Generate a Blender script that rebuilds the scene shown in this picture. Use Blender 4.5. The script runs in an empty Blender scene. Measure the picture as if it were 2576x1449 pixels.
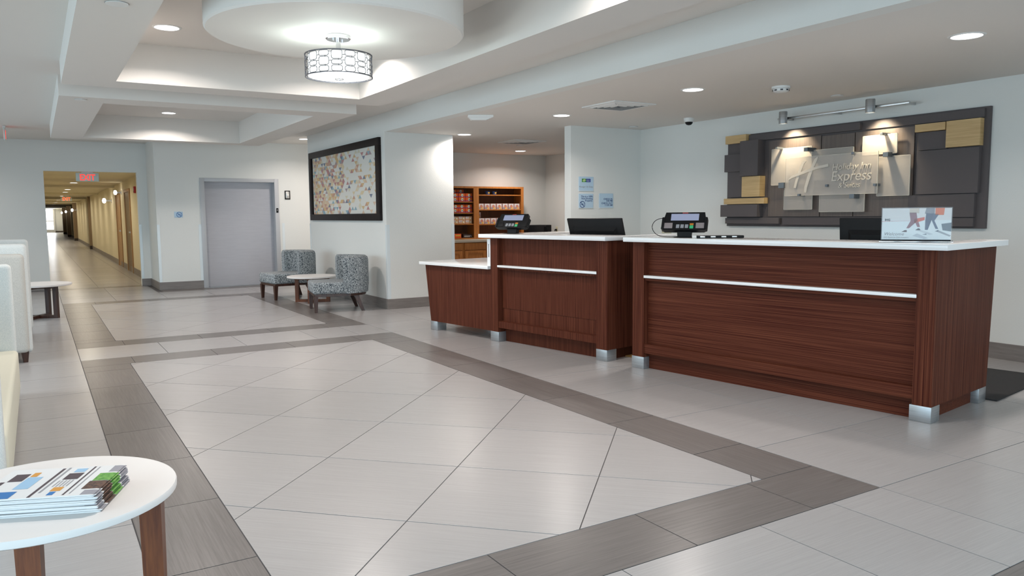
import bpy, bmesh, math, random
from mathutils import Vector, Matrix
random.seed(7)
S = bpy.context.scene
C = S.collection
T = 0.762                      # one floor tile in metres
rad = math.radians

# ---------------------------------------------------------------- camera
cam_d = bpy.data.cameras.new('camera'); cam = bpy.data.objects.new('camera', cam_d); C.objects.link(cam)
cam_d.sensor_width = 36.0; cam_d.lens = 27.1; cam_d.clip_start = 0.05; cam_d.clip_end = 300
yaw, pitch, roll = rad(31.605), rad(5.431), rad(0.498)
fw = Vector((math.sin(yaw)*math.cos(pitch), math.cos(yaw)*math.cos(pitch), -math.sin(pitch)))
rt = Vector((math.cos(yaw), -math.sin(yaw), 0)); dn = fw.cross(rt)
r2 = rt*math.cos(roll) + dn*math.sin(roll); d2 = -rt*math.sin(roll) + dn*math.cos(roll)
up = -d2
M = Matrix(((r2.x, up.x, -fw.x, 0), (r2.y, up.y, -fw.y, 0), (r2.z, up.z, -fw.z, 1.3493), (0, 0, 0, 1)))
cam.matrix_world = M
S.camera = cam

# ---------------------------------------------------------------- world, colour management
S.view_settings.view_transform = 'Standard'; S.view_settings.look = 'None'
S.view_settings.gamma = 1.0; S.view_settings.use_curve_mapping = False
S.view_settings.exposure = 0.10
S.cycles.use_denoising = True
S.cycles.max_bounces = 7; S.cycles.diffuse_bounces = 3; S.cycles.glossy_bounces = 3; S.cycles.transparent_max_bounces = 8
S.cycles.use_adaptive_sampling = True; S.cycles.adaptive_threshold = 0.06
S.cycles.sample_clamp_indirect = 6.0
S.cycles.caustics_reflective = False; S.cycles.caustics_refractive = False
w = bpy.data.worlds.new('world'); S.world = w; w.use_nodes = True
w.node_tree.nodes['Background'].inputs[0].default_value = (0.80, 0.90, 1.0, 1)
w.node_tree.nodes['Background'].inputs[1].default_value = 0.9

DAY = (0.62, 0.86, 1.0)
DOWN = (1.0, 0.91, 0.85)
WARM = (1.0, 0.90, 0.72)
P_WINDOW_LEFT, P_WINDOW_BACK, P_DOWN, P_HALL = 38.0, 60.0, 15.5, 13.0

def area_light(name, loc, size, power, color, rot=(0, 0, 0), shape='RECTANGLE', size_y=None, spread=180):
    d = bpy.data.lights.new(name, 'AREA'); d.energy = power; d.color = color; d.shape = shape
    d.size = size; d.spread = rad(spread)
    if size_y: d.size_y = size_y
    o = bpy.data.objects.new(name, d); C.objects.link(o); o.location = loc; o.rotation_euler = rot
    return o
def point_light(name, loc, power, color, r=0.05):
    d = bpy.data.lights.new(name, 'POINT'); d.energy = power; d.color = color; d.shadow_soft_size = r
    o = bpy.data.objects.new(name, d); C.objects.link(o); o.location = loc; return o
def spot_light(name, loc, target, power, color, angle=60, blend=0.5, r=0.03):
    d = bpy.data.lights.new(name, 'SPOT'); d.energy = power; d.color = color; d.spot_size = rad(angle); d.spot_blend = blend
    d.shadow_soft_size = r
    o = bpy.data.objects.new(name, d); C.objects.link(o); o.location = loc
    o.rotation_euler = (Vector(target)-Vector(loc)).to_track_quat('-Z', 'Y').to_euler(); return o

# daylight through the windows behind the camera and on the left
WIN_LEFT = [(-2.0, 0.2), (0.8, 3.0), (3.6, 5.8), (6.4, 8.6), (9.2, 11.4), (12.0, 14.6)]  # last one is an unseen window added to brighten the far lobby
WIN_BACK = [(-2.4, -0.2), (0.2, 2.4), (2.8, 5.0)]
for y0, y1 in WIN_LEFT:
    area_light('daylight', (-3.42, (y0+y1)/2, 1.35), y1-y0, P_WINDOW_LEFT, DAY, (0, rad(-62), 0), size_y=2.0, spread=138)
for x0, x1 in WIN_BACK:
    area_light('daylight', ((x0+x1)/2, -3.22, 1.3), x1-x0, P_WINDOW_BACK, DAY, (rad(64), 0, 0), size_y=2.3, spread=112)

# ---------------------------------------------------------------- materials
def new_mat(name):
    m = bpy.data.materials.new(name); m.use_nodes = True
    nt = m.node_tree; b = nt.nodes['Principled BSDF']; return m, nt, b
def N(nt, t, **kw):
    n = nt.nodes.new(t)
    for k, v in kw.items(): setattr(n, k, v)
    return n
def plain(name, col, rough=0.5, metal=0.0, emit=None, estr=0.0, spec=0.5, alpha=None):
    m, nt, b = new_mat(name)
    b.inputs['Base Color'].default_value = (*col, 1); b.inputs['Roughness'].default_value = rough
    b.inputs['Metallic'].default_value = metal; b.inputs['Specular IOR Level'].default_value = spec
    if emit: b.inputs['Emission Color'].default_value = (*emit, 1); b.inputs['Emission Strength'].default_value = estr
    # faint surface unevenness keeps every finish procedural
    tc = N(nt, 'ShaderNodeTexCoord'); ns = N(nt, 'ShaderNodeTexNoise'); ns.inputs['Scale'].default_value = 35
    mr = N(nt, 'ShaderNodeMapRange'); mr.inputs['To Min'].default_value = max(0, rough-0.04); mr.inputs['To Max'].default_value = min(1, rough+0.04)
    nt.links.new(tc.outputs['Object'], ns.inputs['Vector']); nt.links.new(ns.outputs['Fac'], mr.inputs['Value']); nt.links.new(mr.outputs['Result'], b.inputs['Roughness'])
    return m
def streaky(name, c0, c1, scale, rough, lo=0.35, hi=0.65, bump=0.0, vary=0.0, detail=4.0, spec=0.5, c2=None, scale2=None):
    """two colours mixed by a noise stretched along one axis (grain, brushed lines)"""
    m, nt, b = new_mat(name)
    tc = N(nt, 'ShaderNodeTexCoord'); mp = N(nt, 'ShaderNodeMapping'); mp.inputs['Scale'].default_value = scale
    oi = N(nt, 'ShaderNodeObjectInfo'); sc = N(nt, 'ShaderNodeVectorMath', operation='SCALE'); sc.inputs['Scale'].default_value = 7.3
    cmb = N(nt, 'ShaderNodeCombineXYZ'); ad = N(nt, 'ShaderNodeVectorMath', operation='ADD')
    for k in range(3): nt.links.new(oi.outputs['Random'], cmb.inputs[k])
    nt.links.new(cmb.outputs[0], sc.inputs[0]); nt.links.new(tc.outputs['Object'], ad.inputs[0]); nt.links.new(sc.outputs[0], ad.inputs[1])
    nt.links.new(ad.outputs[0], mp.inputs['Vector'])
    ns = N(nt, 'ShaderNodeTexNoise'); ns.inputs['Scale'].default_value = 1.0; ns.inputs['Detail'].default_value = detail; ns.inputs['Roughness'].default_value = 0.65
    nt.links.new(mp.outputs['Vector'], ns.inputs['Vector'])
    cr = N(nt, 'ShaderNodeValToRGB'); cr.color_ramp.elements[0].position = lo; cr.color_ramp.elements[0].color = (*c0, 1)
    cr.color_ramp.elements[1].position = hi; cr.color_ramp.elements[1].color = (*c1, 1)
    nt.links.new(ns.outputs['Fac'], cr.inputs['Fac']); col = cr.outputs['Color']
    if vary:
        hs = N(nt, 'ShaderNodeHueSaturation'); mr = N(nt, 'ShaderNodeMapRange')
        mr.inputs['To Min'].default_value = 1-vary; mr.inputs['To Max'].default_value = 1+vary
        nt.links.new(oi.outputs['Random'], mr.inputs['Value']); nt.links.new(mr.outputs['Result'], hs.inputs['Value']); nt.links.new(col, hs.inputs['Color']); col = hs.outputs['Color']
    nt.links.new(col, b.inputs['Base Color']); b.inputs['Roughness'].default_value = rough; b.inputs['Specular IOR Level'].default_value = spec
    if bump:
        bp = N(nt, 'ShaderNodeBump'); bp.inputs['Strength'].default_value = bump; bp.inputs['Distance'].default_value = 0.002
        nt.links.new(ns.outputs['Fac'], bp.inputs['Height']); nt.links.new(bp.outputs['Normal'], b.inputs['Normal'])
    return m
def painted(name, col, rough=0.75, scale=90, bump=0.25):
    m, nt, b = new_mat(name); b.inputs['Base Color'].default_value = (*col, 1); b.inputs['Roughness'].default_value = rough
    b.inputs['Specular IOR Level'].default_value = 0.3
    tc = N(nt, 'ShaderNodeTexCoord'); ns = N(nt, 'ShaderNodeTexNoise'); ns.inputs['Scale'].default_value = scale; ns.inputs['Detail'].default_value = 3
    bp = N(nt, 'ShaderNodeBump'); bp.inputs['Strength'].default_value = bump; bp.inputs['Distance'].default_value = 0.003
    nt.links.new(tc.outputs['Object'], ns.inputs['Vector']); nt.links.new(ns.outputs['Fac'], bp.inputs['Height']); nt.links.new(bp.outputs['Normal'], b.inputs['Normal'])
    return m
def tweed(name, c0, c1, scale=260, bump=0.5):
    m, nt, b = new_mat(name)
    tc = N(nt, 'ShaderNodeTexCoord'); mp = N(nt, 'ShaderNodeMapping'); mp.inputs['Scale'].default_value = (1, 1, 0.45)
    ns = N(nt, 'ShaderNodeTexNoise'); ns.inputs['Scale'].default_value = scale; ns.inputs['Detail'].default_value = 2
    cr = N(nt, 'ShaderNodeValToRGB'); cr.color_ramp.elements[0].position = 0.36; cr.color_ramp.elements[0].color = (*c0, 1)
    cr.color_ramp.elements[1].position = 0.64; cr.color_ramp.elements[1].color = (*c1, 1)
    nt.links.new(tc.outputs['Object'], mp.inputs['Vector']); nt.links.new(mp.outputs['Vector'], ns.inputs['Vector']); nt.links.new(ns.outputs['Fac'], cr.inputs['Fac'])
    nt.links.new(cr.outputs['Color'], b.inputs['Base Color']); b.inputs['Roughness'].default_value = 0.92; b.inputs['Specular IOR Level'].default_value = 0.15
    bp = N(nt, 'ShaderNodeBump'); bp.inputs['Strength'].default_value = bump; bp.inputs['Distance'].default_value = 0.003
    nt.links.new(ns.outputs['Fac'], bp.inputs['Height']); nt.links.new(bp.outputs['Normal'], b.inputs['Normal'])
    return m
def emitter(name, col, strength):
    m = bpy.data.materials.new(name); m.use_nodes = True; nt = m.node_tree; nt.nodes.clear()
    e = N(nt, 'ShaderNodeEmission'); e.inputs[0].default_value = (*col, 1); e.inputs[1].default_value = strength
    o = N(nt, 'ShaderNodeOutputMaterial'); nt.links.new(e.outputs[0], o.inputs[0]); return m
def glassy(name, col, mix, rough=0.05):
    """thin sheet: part see-through, part surface"""
    m = bpy.data.materials.new(name); m.use_nodes = True; nt = m.node_tree; b = nt.nodes['Principled BSDF']
    b.inputs['Base Color'].default_value = (*col, 1); b.inputs['Roughness'].default_value = rough
    tr = N(nt, 'ShaderNodeBsdfTransparent'); mx = N(nt, 'ShaderNodeMixShader'); mx.inputs[0].default_value = mix
    out = nt.nodes['Material Output']
    nt.links.new(tr.outputs[0], mx.inputs[1]); nt.links.new(b.outputs[0], mx.inputs[2]); nt.links.new(mx.outputs[0], out.inputs[0])
    return m

MT = {}
MT['wall'] = painted('wall_paint', (0.80, 0.805, 0.775))
MT['ceil'] = painted('ceiling_paint', (0.80, 0.765, 0.72), bump=0.15)
MT['hall'] = painted('hall_paint', (0.80, 0.72, 0.52))
MT['tan'] = painted('pilaster_shaded_paint', (0.30, 0.22, 0.14))  # darker than the hall paint: shade on the camera-facing sides put into the colour
MT['greywall'] = painted('end_wall_paint', (0.40, 0.40, 0.43))
MT['base'] = streaky('baseboard_tile', (0.20, 0.175, 0.165), (0.25, 0.225, 0.21), (4, 4, 60), 0.5)
MT['dark_base'] = plain('dark_baseboard', (0.05, 0.035, 0.03), 0.5)
MT['tile'] = streaky('floor_tile', (0.335, 0.321, 0.317), (0.382, 0.367, 0.363), (3, 150, 1), 0.26, 0.3, 0.7, vary=0.035, spec=0.45)
MT['band'] = streaky('floor_band_tile', (0.117, 0.104, 0.099), (0.184, 0.166, 0.157), (120, 3, 1), 0.30, 0.3, 0.7, vary=0.05, spec=0.45)
MT['bandx'] = streaky('floor_band_tile_cross', (0.117, 0.104, 0.099), (0.184, 0.166, 0.157), (3, 120, 1), 0.30, 0.3, 0.7, vary=0.05, spec=0.45)
MT['grout'] = plain('grout', (0.085, 0.08, 0.082), 0.9)
MT['wood_v'] = streaky('walnut_laminate_upright', (0.040, 0.0065, 0.0036), (0.180, 0.058, 0.030), (210, 210, 1.3), 0.5, 0.36, 0.76, detail=6, spec=0.10)
MT['wood_h'] = streaky('walnut_laminate_level', (0.040, 0.0065, 0.0036), (0.180, 0.058, 0.030), (210, 0.9, 230), 0.5, 0.36, 0.76, detail=6, spec=0.10)
MT['quartz'] = plain('white_quartz', (0.86, 0.86, 0.86), 0.12)
MT['alu'] = streaky('brushed_aluminium', (0.40, 0.42, 0.44), (0.52, 0.54, 0.56), (2, 2, 160), 0.34); MT['alu'].node_tree.nodes['Principled BSDF'].inputs['Metallic'].default_value = 0.85
MT['steel'] = plain('satin_steel', (0.62, 0.62, 0.62), 0.3, 0.9)
MT['chrome'] = plain('chrome', (0.8, 0.8, 0.82), 0.12, 1.0)
MT['black'] = plain('black_plastic', (0.009, 0.009, 0.010), 0.5, spec=0.2)
MT['blackgloss'] = plain('black_gloss', (0.007, 0.007, 0.009), 0.3, spec=0.3)
MT['rubber'] = plain('black_rubber', (0.02, 0.018, 0.018), 0.85)
MT['tweed'] = tweed('grey_tweed', (0.035, 0.05, 0.065), (0.52, 0.55, 0.56), 120)
MT['fabric'] = tweed('pale_fabric', (0.62, 0.66, 0.66), (0.78, 0.80, 0.78), 420, 0.3)
MT['fabric2'] = tweed('stone_fabric', (0.50, 0.49, 0.46), (0.62, 0.61, 0.57), 420, 0.3)
MT['vinyl'] = plain('cream_vinyl', (0.72, 0.70, 0.58), 0.5)
MT['darkwood'] = streaky('dark_walnut', (0.030, 0.010, 0.007), (0.075, 0.028, 0.016), (60, 60, 3), 0.4)
MT['walnut'] = streaky('walnut', (0.10, 0.028, 0.012), (0.19, 0.062, 0.022), (70, 70, 4), 0.4)
MT['stone'] = plain('white_tabletop', (0.74, 0.71, 0.69), 0.45, spec=.3)
MT['oak'] = streaky('oak_cabinet', (0.40, 0.135, 0.026), (0.55, 0.21, 0.048), (70, 70, 4), 0.45, detail=5)
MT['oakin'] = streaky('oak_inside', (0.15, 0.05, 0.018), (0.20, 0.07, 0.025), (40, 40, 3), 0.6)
MT['beige'] = plain('beige_laminate', (0.62, 0.53, 0.42), 0.4)
MT['white'] = plain('white_plastic', (0.82, 0.82, 0.80), 0.4)
MT['ivory'] = plain('ivory_plastic', (0.70, 0.66, 0.48), 0.45)
MT['guard'] = plain('clear_corner_guard', (0.78, 0.84, 0.86), 0.25)
MT['lav'] = streaky('elevator_door_paint', (0.50, 0.50, 0.54), (0.53, 0.53, 0.57), (4, 4, 40), 0.38)
MT['lavframe'] = plain('elevator_frame_paint', (0.52, 0.53, 0.55), 0.35)
MT['darkframe'] = streaky('dark_picture_frame', (0.012, 0.008, 0.008), (0.022, 0.015, 0.014), (30, 30, 4), 0.5, spec=0.2)
MT['paper'] = plain('paper', (0.70, 0.70, 0.70), 0.7)
MT['ink'] = plain('ink', (0.05, 0.05, 0.06), 0.7)
MT['inkgrey'] = plain('ink_grey', (0.30, 0.30, 0.32), 0.7)
MT['navy'] = plain('navy_print', (0.03, 0.07, 0.22), 0.6)
MT['bluecard'] = plain('pale_blue_card', (0.50, 0.66, 0.80), 0.4)
MT['red'] = plain('red_plastic', (0.45, 0.02, 0.03), 0.4)
MT['panel_d'] = painted('slate_laminate', (0.112, 0.097, 0.098), 0.6, 200, 0.2)
MT['panel_m'] = streaky('bronze_panel', (0.12, 0.095, 0.085), (0.15, 0.12, 0.105), (2, 60, 2), 0.42); MT['panel_m'].node_tree.nodes['Principled BSDF'].inputs['Metallic'].default_value = 0.35
MT['maple'] = streaky('maple_block', (0.55, 0.36, 0.16), (0.66, 0.46, 0.22), (3, 3, 70), 0.5)
MT['frost'] = glassy('frosted_acrylic', (0.72, 0.66, 0.60), 0.42, 0.35)
MT['frostedge'] = glassy('acrylic_edge', (0.92, 0.86, 0.74), 0.8, 0.3)
MT['clip'] = plain('standoff_grey', (0.16, 0.18, 0.20), 0.35, 0.5)
MT['clear'] = glassy('clear_pane', (0.9, 0.95, 1.0), 0.08, 0.02)
MT['lit'] = emitter('downlight_lens', (1.0, 0.97, 0.98), 9.0)
MT['litwarm'] = emitter('hall_downlight_lens', (1.0, 0.93, 0.84), 9.0)
MT['shade'] = emitter('lamp_glass', (0.95, 1.0, 0.99), 1.25); MT['lattice'] = plain('dark_lattice', (0.16, 0.16, 0.18), 0.35, 0.8)
MT['exitred'] = emitter('exit_letters', (1.0, 0.07, 0.06), 1.3)
MT['exitorange'] = emitter('exit_letters_far', (1.0, 0.13, 0.04), 1.6)
MT['spotlit'] = emitter('spot_lens', (1.0, 0.9, 0.7), 8.0)
MT['dayglass'] = emitter('bright_door_glass', (0.95, 0.97, 1.0), 5.0)
MT['screen'] = plain('terminal_screen', (0.12, 0.14, 0.22), 0.12, emit=(0.42, 0.46, 0.62), estr=0.45)

# ---------------------------------------------------------------- mesh helpers
def add_box(bm, x0, x1, y0, y1, z0, z1, bev=0.0, seg=2):
    vs = [bm.verts.new((x, y, z)) for x in (x0, x1) for y in (y0, y1) for z in (z0, z1)]
    f = [(0, 1, 3, 2), (4, 6, 7, 5), (0, 4, 5, 1), (2, 3, 7, 6), (0, 2, 6, 4), (1, 5, 7, 3)]
    fs = [bm.faces.new([vs[i] for i in q]) for q in f]
    bmesh.ops.recalc_face_normals(bm, faces=fs)
    if bev > 0:
        es = list({e for ff in fs for e in ff.edges})
        bmesh.ops.bevel(bm, geom=es, offset=bev, segments=seg, affect='EDGES', profile=0.5)
def add_prism(bm, pts, z0, z1, bev=0.0, seg=2):
    """extrude a plan polygon between two heights"""
    a = [bm.verts.new((p[0], p[1], z0)) for p in pts]; b = [bm.verts.new((p[0], p[1], z1)) for p in pts]
    n = len(pts); fs = [bm.faces.new(a[::-1]), bm.faces.new(b)]
    for i in range(n): fs.append(bm.faces.new((a[i], a[(i+1) % n], b[(i+1) % n], b[i])))
    bmesh.ops.recalc_face_normals(bm, faces=fs)
    if bev > 0:
        top = [e for e in fs[1].edges] + [e for e in fs[0].edges]
        bmesh.ops.bevel(bm, geom=top, offset=bev, segments=seg, affect='EDGES', profile=0.5)
def add_hexa(bm, bot, top):
    """eight corners: four below, four above"""
    a = [bm.verts.new(p) for p in bot]; b = [bm.verts.new(p) for p in top]
    fs = [bm.faces.new(a[::-1]), bm.faces.new(b)]
    for i in range(4): fs.append(bm.faces.new((a[i], a[(i+1) % 4], b[(i+1) % 4], b[i])))
    bmesh.ops.recalc_face_normals(bm, faces=fs)
def add_lathe(bm, prof, seg=32, cx=0, cy=0, a0=0, a1=2*math.pi):
    """profile of (radius, z) spun about a vertical axis"""
    full = abs(a1-a0-2*math.pi) < 1e-6; n = seg if full else seg+1
    rings = []
    for r, z in prof:
        if r < 1e-6: rings.append([bm.verts.new((cx, cy, z))]); continue
        rings.append([bm.verts.new((cx+r*math.cos(a0+(a1-a0)*i/seg), cy+r*math.sin(a0+(a1-a0)*i/seg), z)) for i in range(n)])
    fs = []
    for A, B in zip(rings, rings[1:]):
        for i in range(seg):
            j = (i+1) % n if full else i+1
            if len(A) == 1 and len(B) == 1: continue
            if len(A) == 1: fs.append(bm.faces.new((A[0], B[i], B[j])))
            elif len(B) == 1: fs.append(bm.faces.new((A[i], B[0], A[j])))
            else: fs.append(bm.faces.new((A[i], B[i], B[j], A[j])))
    bmesh.ops.recalc_face_normals(bm, faces=fs)
def add_tube(bm, pts, r, seg=8, closed=False):
    pts = [Vector(p) for p in pts]; n = len(pts); rings = []
    for i, p in enumerate(pts):
        a = pts[(i-1) % n] if (closed or i > 0) else p; b = pts[(i+1) % n] if (closed or i < n-1) else p
        t = (b-a).normalized(); u = t.cross(Vector((0, 0, 1)))
        if u.length < 1e-4: u = t.cross(Vector((1, 0, 0)))
        u.normalize(); v = t.cross(u)
        rr = r[i] if isinstance(r, (list, tuple)) else r
        rings.append([bm.verts.new(p+(u*math.cos(2*math.pi*k/seg)+v*math.sin(2*math.pi*k/seg))*rr) for k in range(seg)])
    fs = []
    for i in range(n if closed else n-1):
        A, B = rings[i], rings[(i+1) % n]
        for k in range(seg): fs.append(bm.faces.new((A[k], A[(k+1) % seg], B[(k+1) % seg], B[k])))
    if not closed: fs.append(bm.faces.new(rings[0][::-1])); fs.append(bm.faces.new(rings[-1]))
    bmesh.ops.recalc_face_normals(bm, faces=fs)
def add_quad(bm, pts):
    bm.faces.new([bm.verts.new(p) for p in pts])
def obj(name, bm, mat, parent=None, loc=None, rot=None, smooth=False):
    me = bpy.data.meshes.new(name); bm.to_mesh(me); bm.free()
    mats = mat if isinstance(mat, (list, tuple)) else [mat]
    for k in mats: me.materials.append(MT[k] if isinstance(k, str) else k)
    if smooth:
        for p in me.polygons: p.use_smooth = True
        if hasattr(me, 'set_sharp_from_angle'): me.set_sharp_from_angle(angle=rad(40))
    o = bpy.data.objects.new(name, me); C.objects.link(o)
    if parent: o.parent = parent
    if loc: o.location = loc
    if rot: o.rotation_euler = rot
    return o
def box(name, mat, x0, x1, y0, y1, z0, z1, parent=None, bev=0.0, seg=2):
    """a box whose own origin sits in its middle"""
    bm = bmesh.new(); hx, hy, hz = abs(x1-x0)/2, abs(y1-y0)/2, abs(z1-z0)/2
    add_box(bm, -hx, hx, -hy, hy, -hz, hz, bev, seg)
    return obj(name, bm, mat, parent, ((x0+x1)/2, (y0+y1)/2, (z0+z1)/2), smooth=bev > 0)
def tag(o, label=None, cat=None, group=None, kind=None):
    if label: o['label'] = label
    if cat: o['category'] = cat
    if group: o['group'] = group
    if kind: o['kind'] = kind
    return o
def thing(name, label, cat, loc=(0, 0, 0), rz=0.0, group=None):
    o = bpy.data.objects.new(name, None); C.objects.link(o); o.location = loc; o.rotation_euler = (0, 0, rz); o.empty_display_size = 0.1
    return tag(o, label, cat, group)
def structure(name, label=None):
    o = bpy.data.objects.new(name, None); C.objects.link(o); return tag(o, label, None, None, 'structure')
def sbox(name, mat, *a, parent=None, **k):
    o = box(name, mat, *a, parent=parent, **k)
    if not parent: o['kind'] = 'structure'
    return o
def dup(root, loc, rz=None, label=None, group=None):
    r = root.copy(); C.objects.link(r); r.location = loc
    if rz is not None: r.rotation_euler = (0, 0, rz)
    if label: r['label'] = label
    if group: r['group'] = group
    for ch in list(root.children):
        c = ch.copy(); C.objects.link(c); c.parent = r
        for g in list(ch.children):
            d = g.copy(); C.objects.link(d); d.parent = c
    return r
def letters(name, text, size, mat, parent, loc, rot, align='LEFT', shear=0.0, extrude=0.0004, bold=0.0, sx=1.0):
    cu = bpy.data.curves.new(name, 'FONT'); cu.body = text; cu.size = size; cu.align_x = align; cu.shear = shear; cu.extrude = extrude; cu.offset = bold
    cu.resolution_u = 3
    t = bpy.data.objects.new(name, cu); C.objects.link(t)
    me = bpy.data.meshes.new_from_object(t.evaluated_get(bpy.context.evaluated_depsgraph_get()))
    bpy.data.objects.remove(t); bpy.data.curves.remove(cu)
    me.materials.clear(); me.materials.append(MT[mat])
    o = bpy.data.objects.new(name, me); C.objects.link(o); o.parent = parent; o.location = loc; o.rotation_euler = rot; o.scale = (sx, 1, 1)
    return o
FACE_NEG_Y = (rad(90), 0, 0)            # lettering on a wall that faces -Y
FACE_NEG_X = (rad(90), 0, rad(-90))     # lettering on a wall that faces -X

# ================================================================ STRUCTURE
ZG, ZF, ZR, ZT = 2.80, 2.59, 2.537, 2.95     # lobby ceiling, beam underside, reception ceiling, coffer top
XA, XS = 4.29, 7.437                         # art wall / bulkhead face, reception wall face
YC, YE, YH = 10.394, 15.66, 16.86            # column face, elevator wall, hall wall
TH = 0.15
# ---- floor slab and its tiles
floor = bpy.data.objects.new('floor', None); C.objects.link(floor); tag(floor, 'pale striated floor tiles with taupe border bands', None, None, 'structure')
bm = bmesh.new(); add_box(bm, -3.5, 9.2, -3.3, 17.4, -0.06, -0.0025); add_box(bm, -0.3, 2.9, 17.4, 88.5, -0.06, -0.0025)
obj('floor_grout', bm, 'grout', floor)
GAP = 0.0027
def clip_poly(poly, x0, x1, y0, y1):
    def half(pts, inside, cut):
        out = []
        for i in range(len(pts)):
            a, b = pts[i-1], pts[i]
            if inside(b):
                if not inside(a): out.append(cut(a, b))
                out.append(b)
            elif inside(a): out.append(cut(a, b))
        return out
    def cx(x): return lambda a, b: (x, a[1]+(b[1]-a[1])*(x-a[0])/(b[0]-a[0]))
    def cy(y): return lambda a, b: (a[0]+(b[0]-a[0])*(y-a[1])/(b[1]-a[1]), y)
    for ins, ct in ((lambda p: p[0] >= x0, cx(x0)), (lambda p: p[0] <= x1, cx(x1)), (lambda p: p[1] >= y0, cy(y0)), (lambda p: p[1] <= y1, cy(y1))):
        poly = half(poly, ins, ct)
        if len(poly) < 3: return []
    return poly
def area(p): return abs(sum(p[i-1][0]*p[i][1]-p[i][0]*p[i-1][1] for i in range(len(p))))/2
tile_cache = {}
stuff_tiles = {}
def tile_piece(poly, mat, centre, ang=0.0, single=True):
    """one floor tile: plan polygon in metres, placed at its tile's centre"""
    if not single:
        bm = stuff_tiles.setdefault(mat, bmesh.new()); add_prism(bm, poly, -0.008, 0.0); return
    c, s = math.cos(-ang), math.sin(-ang)
    loc = [((x-centre[0])*c-(y-centre[1])*s, (x-centre[0])*s+(y-centre[1])*c) for x, y in poly]
    key = (mat, tuple((round(x, 3), round(y, 3)) for x, y in loc))
    me = tile_cache.get(key)
    if me is None:
        bm = bmesh.new(); add_prism(bm, loc, -0.008, 0.0); me = bpy.data.meshes.new('tile'); bm.to_mesh(me); bm.free(); me.materials.append(MT[mat]); tile_cache[key] = me
    o = bpy.data.objects.new('tile', me); C.objects.link(o); o.parent = floor; o.location = (centre[0], centre[1], 0); o.rotation_euler = (0, 0, ang)
def tile_rect(x0, x1, y0, y1, mat='tile', single=True):
    x0, x1, y0, y1 = x0*T+GAP, x1*T-GAP, y0*T+GAP, y1*T-GAP
    if x1-x0 < 0.01 or y1-y0 < 0.01: return
    tile_piece([(x0, y0), (x1, y0), (x1, y1), (x0, y1)], mat, ((x0+x1)/2, (y0+y1)/2), 0.0, single)
def tile_grid(xs, ys, mat='tile', single=True):
    for a, b in zip(xs, xs[1:]):
        for c, d in zip(ys, ys[1:]): tile_rect(a, b, c, d, mat, single if isinstance(single, bool) else single(a, b, c, d))
def diagonal(x0, x1, y0, y1, ox, oy, single=True):
    q = math.sqrt(0.5); X0, X1, Y0, Y1 = x0*T+GAP, x1*T-GAP, y0*T+GAP, y1*T-GAP
    for i in range(-16, 17):
        for j in range(-16, 17):
            cxx = (ox+((i+.5)*-q+(j+.5)*q))*T; cyy = (oy+((i+.5)*-q+(j+.5)*-q))*T
            r = (T/2-GAP)*math.sqrt(2)
            p = clip_poly([(cxx-r, cyy), (cxx, cyy-r), (cxx+r, cyy), (cxx, cyy+r)], X0, X1, Y0, Y1)
            if len(p) >= 3 and area(p) > 0.0006: tile_piece(p, 'tile', (cxx, cyy), rad(-45), single)
BX0, BX1, BX2, BX3 = 0.385, 0.893, 4.03, 4.54
def bordered(y0, y1, y2, y3, yj, xj, single=True):
    """taupe band around a panel: outer y0..y3, inner y1..y2"""
    for xa, xb in ((BX0, BX1), (BX2, BX3)): tile_grid([xa, xb], [y1]+[v for v in yj if y1+.1 < v < y2-.1]+[y2], 'band', single)
    for ya, yb in ((y0, y1), (y2, y3)): tile_grid([BX0]+xj+[BX3], [ya, yb], 'bandx', single)
bordered(2.87, 3.385, 10.38, 10.9, [3.02+k for k in range(8)], [0.95, 1.915, 2.92, 3.88])
diagonal(BX1, BX2, 3.385, 10.38, 1.7408, 6.8517)
bordered(11.93, 12.42, 18.0, 18.47, [12.72, 13.67, 14.65, 15.6, 16.6, 17.5], [0.975, 2.0, 3.03, 3.9])
diagonal(BX1, BX2, 12.42, 18.0, 2.474, 15.147)
bordered(-3.9, -3.4, 1.34, 1.85, [0.0, -1.0, -2.0], [0.95, 1.915, 2.92, 3.88], False)
diagonal(BX1, BX2, -3.4, 1.34, 1.74, -0.22, False)
strip = [BX0, 1.393, 2.397, 3.403, 4.045, BX3]
tile_grid(strip, [1.85, 2.87]); tile_grid(strip, [10.9, 11.93])
tile_grid([BX0, 1.393, 2.405, 3.41, 4.435, BX3], [18.47, 19.48, 20.0]); 
tile_grid([BX0, 1.393, 2.405], [20.0, 21.05, 22.05])
tile_grid([2.52, 3.41, 4.435, 5.45, 6.46, 7.47, 8.5], [20.0, 20.55], 'band', lambda a, b, c, d: a < 5)
rx = [BX3, 5.58, 6.6, 7.62, 8.64, 9.76]
ry = [2.87+1.0075*k for k in range(-6, 18)]
ry = [-3.9]+ry+[20.0]
tile_grid(rx, ry, 'tile', lambda a, b, c, d: d > 0.8 and not (a > 5.5 and c > 13.5))
tile_grid([9.76, 10.8, 11.75], [11.2, 12.3, 13.3, 14.3, 15.3, 16.3, 17.4], 'tile', False)
lx = [-4.2, -3.66, -2.65, -1.64, -0.63, BX0]
ly = [6.87+1.008*k for k in range(-10, 16)]+[22.05]
tile_grid(lx, [-3.9]+[v for v in ly if v > -3.2], 'tile', lambda a, b, c, d: a > -0.7 and c > 2.5)
tile_rect(0.2, 2.4, 22.05, 22.4, 'band')
tile_grid([-0.1, 0.26, 1.29, 2.3, 2.75], [22.4+1.01*k for k in range(13)], 'tile', lambda a, b, c, d: 0.2 < a < 2.2)
tile_grid([-0.1, 0.26, 1.29, 2.3, 3.4], [34.52+4*k for k in range(21)], 'tile', False)
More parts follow.
